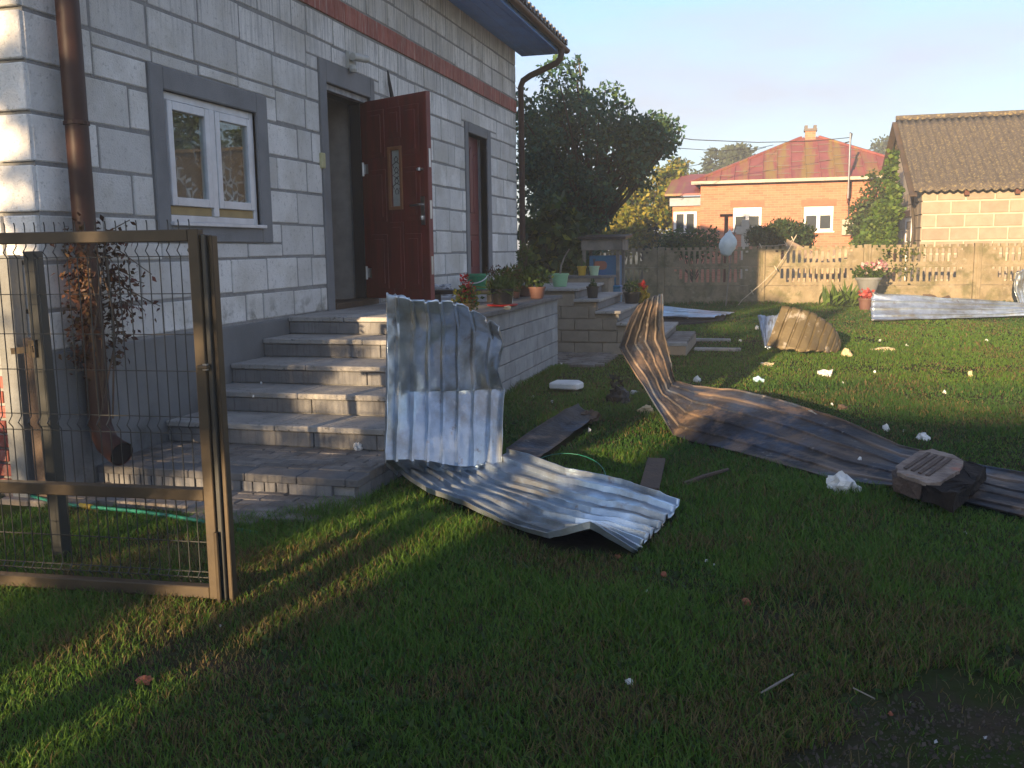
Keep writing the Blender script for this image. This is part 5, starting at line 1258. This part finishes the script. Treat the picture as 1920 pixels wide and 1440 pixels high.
# ------------------------------------------------------------------ trees and bushes
def tree(name, label, cat, base, trunk_h, clumps, nleaf, size, cols, trunk_r=.12, branch=True, up=.0, group=None, aspect=.6, sig=.30):
    t = thing(name, label, cat, base, group); b = Vector(base)
    mb = MB(); top = b+Vector((.05,.05,trunk_h)); mb.tube([b, b.lerp(top,.5)+Vector((.04,-.03,0)), top], [trunk_r, trunk_r*.8, trunk_r*.55], 8)
    for c, r in clumps:
        if branch and random.random() < .8:
            c_ = Vector(c); s_ = b.lerp(top, random.uniform(.5,1)); mb.tube([s_, s_.lerp(c_,.5)+Vector((0,0,-.08)), c_], [trunk_r*.35, trunk_r*.22, trunk_r*.08], 5)
    mb.build('trunk', M['bark'], t)
    tot = sum(r**2 for c, r in clumps); C = []
    for c, r in clumps:
        n = max(4, int(nleaf*r*r/tot)); d = rng.normal(size=(n,3)); d /= np.linalg.norm(d,axis=1)[:,None]
        C.append(np.array(c)+d*(r*(.35+.75*rng.random(n)**.6))[:,None]*np.array([1,1,.85]))
    foliage('crown', np.vstack(C), size, cols, t, up=up, aspect=aspect); return t
def clumps_in(pxs, d0, dd, n, rmin, rmax):
    """clump centres inside a crown outline measured at depth d0: list of (x,y) photo corners -> polygon sampled"""
    poly = [PY(x,y,d0) for x,y in pxs]; out = []; xs_ = [p.x for p in poly]; zs_ = [p.z for p in poly]
    def ins(x, z):
        c = False; j = len(poly)-1
        for i in range(len(poly)):
            if (poly[i].z > z) != (poly[j].z > z) and x < (poly[j].x-poly[i].x)*(z-poly[i].z)/(poly[j].z-poly[i].z)+poly[i].x: c = not c
            j = i
        return c
    k = 0
    while len(out) < n and k < 9000:
        k += 1; x = random.uniform(min(xs_),max(xs_)); z = random.uniform(min(zs_),max(zs_))
        if ins(x, z): out.append(((x, d0+random.uniform(-dd,dd), z), random.uniform(rmin,rmax)))
    return out
BT = [(985,225),(1030,190),(1060,150),(1078,105),(1090,150),(1105,190),(1130,165),(1160,200),(1195,250),(1245,235),(1258,265),(1256,295),(1215,328),(1168,352),(1138,395),(1120,450),(1110,520),(1000,520),(985,400)]
BLUEG = [(.050,.125,.078),(.070,.150,.092),(.036,.090,.060),(.09,.15,.055)]
dT = 19.5
cl = clumps_in(BT, dT, 1.3, 125, .20, .44)
for (x,y,r) in ((1085,110,.10),(1088,128,.13),(1080,150,.16),(1060,175,.2),(1155,170,.16),(1135,165,.15),(1245,240,.15),(1230,262,.2),(1250,280,.18),(1170,195,.2),(1010,185,.15),(1000,215,.2),(1035,170,.15),(1195,240,.2),(1092,180,.2),(1078,118,.1)):
    q = PY(x,y,dT+random.uniform(-.5,.5)); cl.append(((q.x,q.y,q.z),r))
q = PY(1110,500,dT); tree('big_tree', 'big dark leafy tree standing right behind the house corner', 'tree', (q.x,dT,0), 2.6, cl, 25000, .115, BLUEG, .14, sig=.3)
# broad-leaved shrub in front of it, at the house corner
cl = clumps_in([(985,395),(1020,370),(1055,385),(1075,430),(1085,470),(1050,520),(985,520)], 16.3, .35, 26, .12, .26)
q = PY(1025,520,16.3); tree('leafy_shrub', 'broad leaved green shrub at the foot of the dark tree by the house corner', 'shrub', (q.x,16.3,0), .8, cl, 1500, .17, MG+MG+YG[2:]+DG, .04, aspect=.8, up=-.4)
# sunlit yellow green trees behind the fence
cl = clumps_in([(1150,460),(1150,400),(1175,345),(1195,335),(1205,375),(1235,330),(1262,300),(1272,340),(1268,390),(1262,465)], 40, 1.2, 50, .35, .7)
q = PY(1205,470,40); tree('sunlit_tree', 'yellow green sunlit tree behind the fence between dark tree and brick house', 'tree', (q.x,40,0), 1.6, cl, 9500, .21, YG+YG+MG, .09)
cl = clumps_in([(1130,465),(1140,420),(1165,390),(1185,400),(1205,440),(1200,470)], 37, .5, 20, .3, .5)
q = PY(1165,470,37); tree('golden_bush', 'golden leaved bush beyond the shaded left part of the fence', 'bush', (q.x,37,0), .7, cl, 2600, .19, YG, .05)
cl = clumps_in([(1240,470),(1255,437),(1300,428),(1345,440),(1352,470)], 25.6, .5, 18, .2, .36)
q = PY(1297,475,25.6); tree('hedge_bush', 'dark green bush behind the fence left of the white bag', 'bush', (q.x,25.6,0), .7, cl, 2600, .10, DG+MG, .05)
cl = clumps_in([(1408,462),(1420,440),(1440,428),(1462,418),(1490,428),(1530,442),(1535,462)], 27.2, .5, 20, .2, .36)
q = PY(1465,475,27.2); tree('juniper_bush', 'dark spreading bush under the right window of the brick house', 'bush', (q.x,27.2,0), .7, cl, 6500, .13, DG+[(.05,.06,.015)], .03, branch=False, aspect=.4, up=.8)
cl = clumps_in([(1612,455),(1608,420),(1622,350),(1640,330),(1668,335),(1668,455)], 34.3, .6, 26, .24, .46)
q = PY(1620,470,34.3); tree('tall_shrub', 'tall olive shrub between the brick house and the shed', 'shrub', (q.x,34.3,0), 1.5, cl, 3400, .14, MG+[(.06,.07,.02)], .07)
# ivy on the shed gable
t = thing('climbing_vine', 'bright green vine climbing the gable corner of the block shed', 'vine', (Xs-.1, YS_+.2, 0))
C = []
for (x, y, d, rx, rz, n) in ((1674,300,31.1,.12,.35,160),(1670,330,30.9,.2,.4,240),(1676,365,30.2,.22,.35,330),(1660,400,29.8,.4,.4,620),(1648,430,29.6,.5,.4,760),(1640,455,29.3,.65,.35,760),(1640,470,28.9,.35,.25,260),(1675,395,29.7,.3,.3,300)):
    q = PY(x,y,d); C.append(blob(n, (q.x,q.y,q.z), (rx,.3,rz), .2))
foliage('foliage', np.vstack(C), .15, [(.08,.145,.022),(.11,.16,.025),(.06,.11,.02)], t, aspect=.85, up=-.2)
MB().tube([(Xs-.25,29.6,0),(Xs-.1,29.8,1.8),(Xs-.08,31.1,4.0)], .04, 6).build('stem', M['bark'], t)
# vine on the fence
t = thing('fence_creeper', 'thin creeper over the sunlit fence right of the post behind the flower pot', 'vine', FP(4.2*1.02,0,.05))
foliage('foliage', np.vstack([np.array(FP(u,z,.06))[None,:]+rng.normal(size=(14,3))*np.array([.10,.03,.10]) for u,z in [(random.uniform(5.3,6.1),random.uniform(.75,1.4)) for _ in range(22)]]), .07, [(.09,.11,.02),(.06,.09,.02)], t, aspect=.8)
# far trees
def far_tree(px, d, r, n, lab):
    out = []
    for _ in range(26):
        x = random.uniform(px[0],px[2]); y = random.uniform(px[1],px[3]); u = abs((x-(px[0]+px[2])/2)/((px[2]-px[0])/2)); 
        if y < px[1]+(px[3]-px[1])*.75*u*u: y = px[3]-random.random()*(px[3]-px[1])*(1-u)*.5
        q = PY(x,y,d+random.uniform(-1,1)); out.append(((q.x,q.y,q.z), random.uniform(.5,1)*r))
    q = PY((px[0]+px[2])/2, px[3], d); tree('far_tree', lab, 'tree', (q.x,d,0), max(q.z,1), out, n, .42, [(.05,.07,.03),(.06,.08,.03)], .25)
for i, (x, y, h_) in enumerate(((16.0,44,7.5),(20,42,8.5),(24.5,44,7.5),(28,40,8))):
    cl = [((x+random.gauss(0,1.7), y+random.gauss(0,.8), h_*random.uniform(.3,1)), random.uniform(.6,1.1)) for _ in range(34)]
    tree('orchard_tree', 'full crowned tree number %s in the row behind the shed' % ('one','two','three','four')[i], 'tree', (x,y,0), 3, cl, 4500, .30, MG, .2, group='trees in the row behind the shed')
far_tree((1318,283,1425,335), 75, 1.0, 3600, 'hazy round tree behind the left slope of the rusty roof')
far_tree((1633,262,1690,315), 90, 1.0, 2200, 'small dark round tree between the rusty roof and the shed ridge')
far_tree((1255,300,1290,340), 80, .7, 900, 'bit of far tree left of the brick house wing')

# ------------------------------------------------------------------ unseen barn and tree, added behind the viewer to cast the long morning shade
def along(u, Y_): return (u + Y_*.187)/.982        # x of a sun ray line at Y_
MB_ = MB()
xo = along(-2.28, -14)
nb = thing('unseen_shade_barn', 'unseen long low barn added behind the viewer to shade the lawn', 'barn', (xo+8, -14, 0))  # added out of view as a shadow caster for the foreground
b = MB().box(xo,xo+20,-20,-14,0,2.75); b.prism([(xo,-14,2.75),(xo,-20,2.75),(xo,-17,4.05)], (20,0,0)); b.build('wall', M['facade_pale'], nb)
b = MB().prism([(xo-.02,-13.6,2.7),(xo-.02,-17,4.17),(xo-.02,-17,4.27),(xo-.02,-13.6,2.8)], (20.3,0,0)); b.prism([(xo-.02,-20.4,2.7),(xo-.02,-17.001,4.17),(xo-.02,-17.001,4.27),(xo-.02,-20.4,2.8)], (20.3,0,0)); b.build('roof', M['roof_dark'], nb)
u = -2.58; xq = along(u, -7)
cl = []
def outside_light_gap(u_, z_, r_):  # gaps cut in the added crown so sun reaches gate and steps
    if -2.87-r_*1.05 < u_ < -2.66+r_*.5: return False
    if -3.9 < u_ < -3.45 and 2.15 < z_ < 2.8: return False
    return True
for _ in range(16):  # extra clumps set to shade the gate
    uu = random.uniform(-3.5,-3.12); Yq = random.uniform(-10,-8); rq = random.uniform(.14,.22); cl.append(((along(uu,Yq),Yq,random.uniform(1.9,3.1)), rq))
k = 0
while len(cl) < 76:
    uu = random.uniform(-5.6,-2.95) if len(cl) < 66 else random.uniform(-3.35,-3.08); Yq = random.uniform(-10.5,-7.5); zq = random.uniform(1.3,5.4); rq = random.uniform(.14,.36)
    if outside_light_gap(uu, zq, rq): cl.append(((along(uu,Yq),Yq,zq), rq))
tree('unseen_shade_tree', 'unseen tree added behind the viewer, its crown shaped to dapple the sunlight', 'tree', (xq,-7,0), 5.0, cl, 5600, .15, MG, .125)

# ------------------------------------------------------------------ thin morning haze
hm = bpy.data.materials.new('haze'); hm.use_nodes = True; n = hm.node_tree.nodes; l = hm.node_tree.links
n.remove(n['Principled BSDF']); pv = n.new('ShaderNodeVolumePrincipled'); pv.inputs['Color'].default_value = (.84,.92,1.0,1); pv.inputs['Density'].default_value = HAZE; pv.inputs['Anisotropy'].default_value = .0
l.new(pv.outputs[0], n['Material Output'].inputs['Volume'])
tag(MB().box(-60,70,-45,120,-1,14).build('haze', hm, None), 'thin morning haze', 'haze', kind='stuff')

# ------------------------------------------------------------------ grass
def inpoly(X, Yv, poly):
    c = np.zeros(len(X), bool); j = len(poly)-1
    for i in range(len(poly)):
        xi, yi = poly[i]; xj, yj = poly[j]
        c ^= ((yi > Yv) != (yj > Yv)) & (X < (xj-xi)*(Yv-yi)/(yj-yi+1e-12)+xi); j = i
    return c
BLOCK = [[(-4.4,4.0),(-4.4,23),(-4.0,23),(-4.0,4.0)], [(-4.4,4.38),(-2.72,4.38),(-2.28,4.72),(-2.25,4.86),(-2.25,5.6),(-2.38,5.6),(-2.40,11.1),(-2.05,11.2),(-2.1,12.55),(-1.02,12.6),(-1.0,14.5),(-1.4,14.7),(-2.4,15.4),(-4.4,15.4)]] + FOOT
SOIL = [(p.x,p.y) for p in (G(x,y) for x,y in ((1400,1500),(1430,1440),(1520,1385),(1600,1330),(1700,1296),(1800,1285),(1920,1262),(2050,1250),(2050,1500)))]
bands = [(1.7,3.2,15000,.0038,.034),(3.2,4.6,12000,.0042,.035),(4.6,6.5,7200,.0050,.034),(6.5,9.5,4000,.0068,.032),(9.5,14,2000,.010,.032),(14,24.3,900,.017,.034)]
Vs, Fs, Cs = [], [], []; off = 0
for (ya, yb, dens, wdt, hgt) in bands:
    xa_ = lambda y: -1.0*y-.5 ; xb_ = lambda y: .30*y+1.0
    wmax = xb_(yb)-xa_(yb); n = int(dens*(yb-ya)*wmax)
    X = rng.uniform(xa_(yb), xb_(yb), n); Yv = rng.uniform(ya, yb, n)
    k = (X > xa_(Yv)) & (X < xb_(Yv))
    bare = vnoise(X+50, Yv+50, 1.1, 3)*.6+vnoise(X+50, Yv+50, .35, 4)*.4
    jx = X+(vnoise(X+50,Yv+50,.22,21)-.5)*.30; jy = Yv+(vnoise(X+50,Yv+50,.22,22)-.5)*.30
    soil = inpoly(jx, jy, SOIL).astype(float)
    patch = np.exp(-(((X-.15)/.30)**2+((Yv-3.75)/.16)**2))
    keep = rng.random(n) < np.clip(1.25-1.1*np.clip((bare-.52)/.16,0,1), .30 if yb < 5 else .72, 1)*(1-.93*soil)*(1-.85*patch)
    k &= keep
    for poly in BLOCK: k &= ~inpoly(X, Yv, poly)
    X, Yv, bare = X[k], Yv[k], bare[k]; n = len(X)
    nx = int(900*(yb-ya)) if 5.6 < yb < 15 else 400 if yb > 20 else 0
    if nx:                                              # longer tufts left standing along the walls and the fence
        if yb > 20: X2 = rng.uniform(-3,6,nx*5); Y2 = 24.01+.042*(X2+2.65)-.12-np.abs(rng.normal(0,.06,nx*5))
        else: Y2 = rng.uniform(max(ya,5.6),max(min(yb,11),5.7),nx); X2 = -2.43+np.abs(rng.normal(0,.05,nx))
        X = np.concatenate([X,X2]); Yv = np.concatenate([Yv,Y2]); bare = np.concatenate([bare, np.full(len(X2),.3)]); n = len(X); tall = np.concatenate([np.ones(n-len(X2)), np.full(len(X2),2.4)])
    else: tall = np.ones(n)
    tuft = vnoise(X+50, Yv+50, .5, 9)
    dark = vnoise(X+50, Yv+50, 2.2, 12)
    H_ = hgt*rng.uniform(.45,1.35,n)*(.55+.9*tuft)*(1.15-.5*np.clip((bare-.45)/.2,0,1))
    H_ *= 1+1.1*np.exp(-((X+2.15)**2+(Yv-5.0)**2)/.25)+.8*np.exp(-((X+1.6)**2+(Yv-4.3)**2)/.6)
    H_ *= tall
    ang = rng.uniform(0,2*PI,n); dx, dy = np.cos(ang), np.sin(ang); lean = H_*rng.uniform(.25,1.3,n); la = ang+rng.normal(1.57,.6,n); lx, ly = np.cos(la)*lean, np.sin(la)*lean
    W_ = wdt*rng.uniform(.6,1.3,n)/2
    z0 = np.zeros(n)
    v = np.stack([np.stack([X-dx*W_, Yv-dy*W_, z0],1), np.stack([X+dx*W_, Yv+dy*W_, z0],1),
                  np.stack([X+dx*W_*.75+lx*.4, Yv+dy*W_*.75+ly*.4, H_*.65],1), np.stack([X-dx*W_*.75+lx*.4, Yv-dy*W_*.75+ly*.4, H_*.65],1),
                  np.stack([X+lx, Yv+ly, H_*.95],1)],1)
    idx = off+np.arange(n)[:,None]*5
    Fs.append(np.concatenate([idx+np.array([[0,1,2]]), idx+np.array([[0,2,3]]), idx+np.array([[3,2,4]])],0)); Vs.append(v.reshape(-1,3)); off += n*5
    c1 = np.array([.060,.146,.018]); c2 = np.array([.118,.200,.022]); c3 = np.array([.19,.14,.055]); c4 = np.array([.032,.098,.018])
    mixa = rng.random(n)[:,None]; cc = c1*(1-mixa)+c2*mixa
    dk = np.clip((dark-.5)/.25,0,1)[:,None]*.7; cc = cc*(1-dk)+c4*dk
    brn = vnoise(X+50,Yv+50,.8,31)*.6+vnoise(X+50,Yv+50,.25,32)*.4
    dry = (rng.random(n) < .10+(.52 if yb < 5 else .28)*np.clip((brn-.50)/.16,0,1))[:,None]; H_dummy = 0; cc = np.where(dry, (c3*rng.uniform(.35,1.2,(n,1))), cc)
    Cs.append(np.repeat(cc, 5, 0))
go = np_mesh('grass', np.vstack(Vs), np.vstack(Fs), M['grass'], None, np.vstack(Cs))
tag(go, 'short patchy green lawn grass', 'grass', kind='stuff')
# clods, grit and pebbles on the bare soil at lower right
n = 9000; X = rng.uniform(.1,1.7,n); Yv = rng.uniform(1.6,3.05,n); k = inpoly(X, Yv, SOIL); X, Yv = X[k], Yv[k]; n = len(X)
sz = .003+.008*rng.random(n)**4; tet = np.array([[1,0,-.3],[-.5,.87,-.3],[-.5,-.87,-.3],[.1,.05,.9]])
rt = rng.normal(size=(n,4,3))*.25+tet[None]; V = np.stack([X,Yv,sz*.3],1)[:,None,:]+rt*sz[:,None,None]
idx = np.arange(n)[:,None]*4; F = np.concatenate([idx+np.array([[0,1,3]]),idx+np.array([[1,2,3]]),idx+np.array([[2,0,3]])],0)
C = np.repeat(np.array([.075,.058,.043])*rng.uniform(.5,1.3,(n,1)), 4, 0); w_ = rng.random(n) < .005; C[np.repeat(w_,4)] = .45
M['clod'] = leafmat('soil_clods', .95, 0.0)
tag(np_mesh('soil_clods', V.reshape(-1,3), F, M['clod'], None, C), 'clods and grit on the bare soil', 'soil', kind='stuff')
# clover, plantain rosettes and fallen leaves among the blades
n = 4200; Yv = 1.8+rng.random(n)**1.3*9; X = rng.uniform(-.62,.33,n)*Yv
k = np.ones(n, bool)
for poly in BLOCK: k &= ~inpoly(X, Yv, poly)
k &= ~inpoly(X, Yv, SOIL); X, Yv = X[k], Yv[k]
c = np.repeat(np.stack([X,Yv,np.full(len(X),.004)],1), 5, 0)+rng.normal(size=(len(X)*5,3))*np.array([.012,.012,.004]); c[:,2] = np.abs(c[:,2])
V, F, C = leaves(len(c), c, 0, .032, [(.04,.08,.02),(.055,.09,.02),(.05,.075,.025)], .45, .5)
tag(np_mesh('lawn_weeds', V, F, M['grass'], None, C), 'small broad leaved weeds in the lawn', 'weeds', kind='stuff')
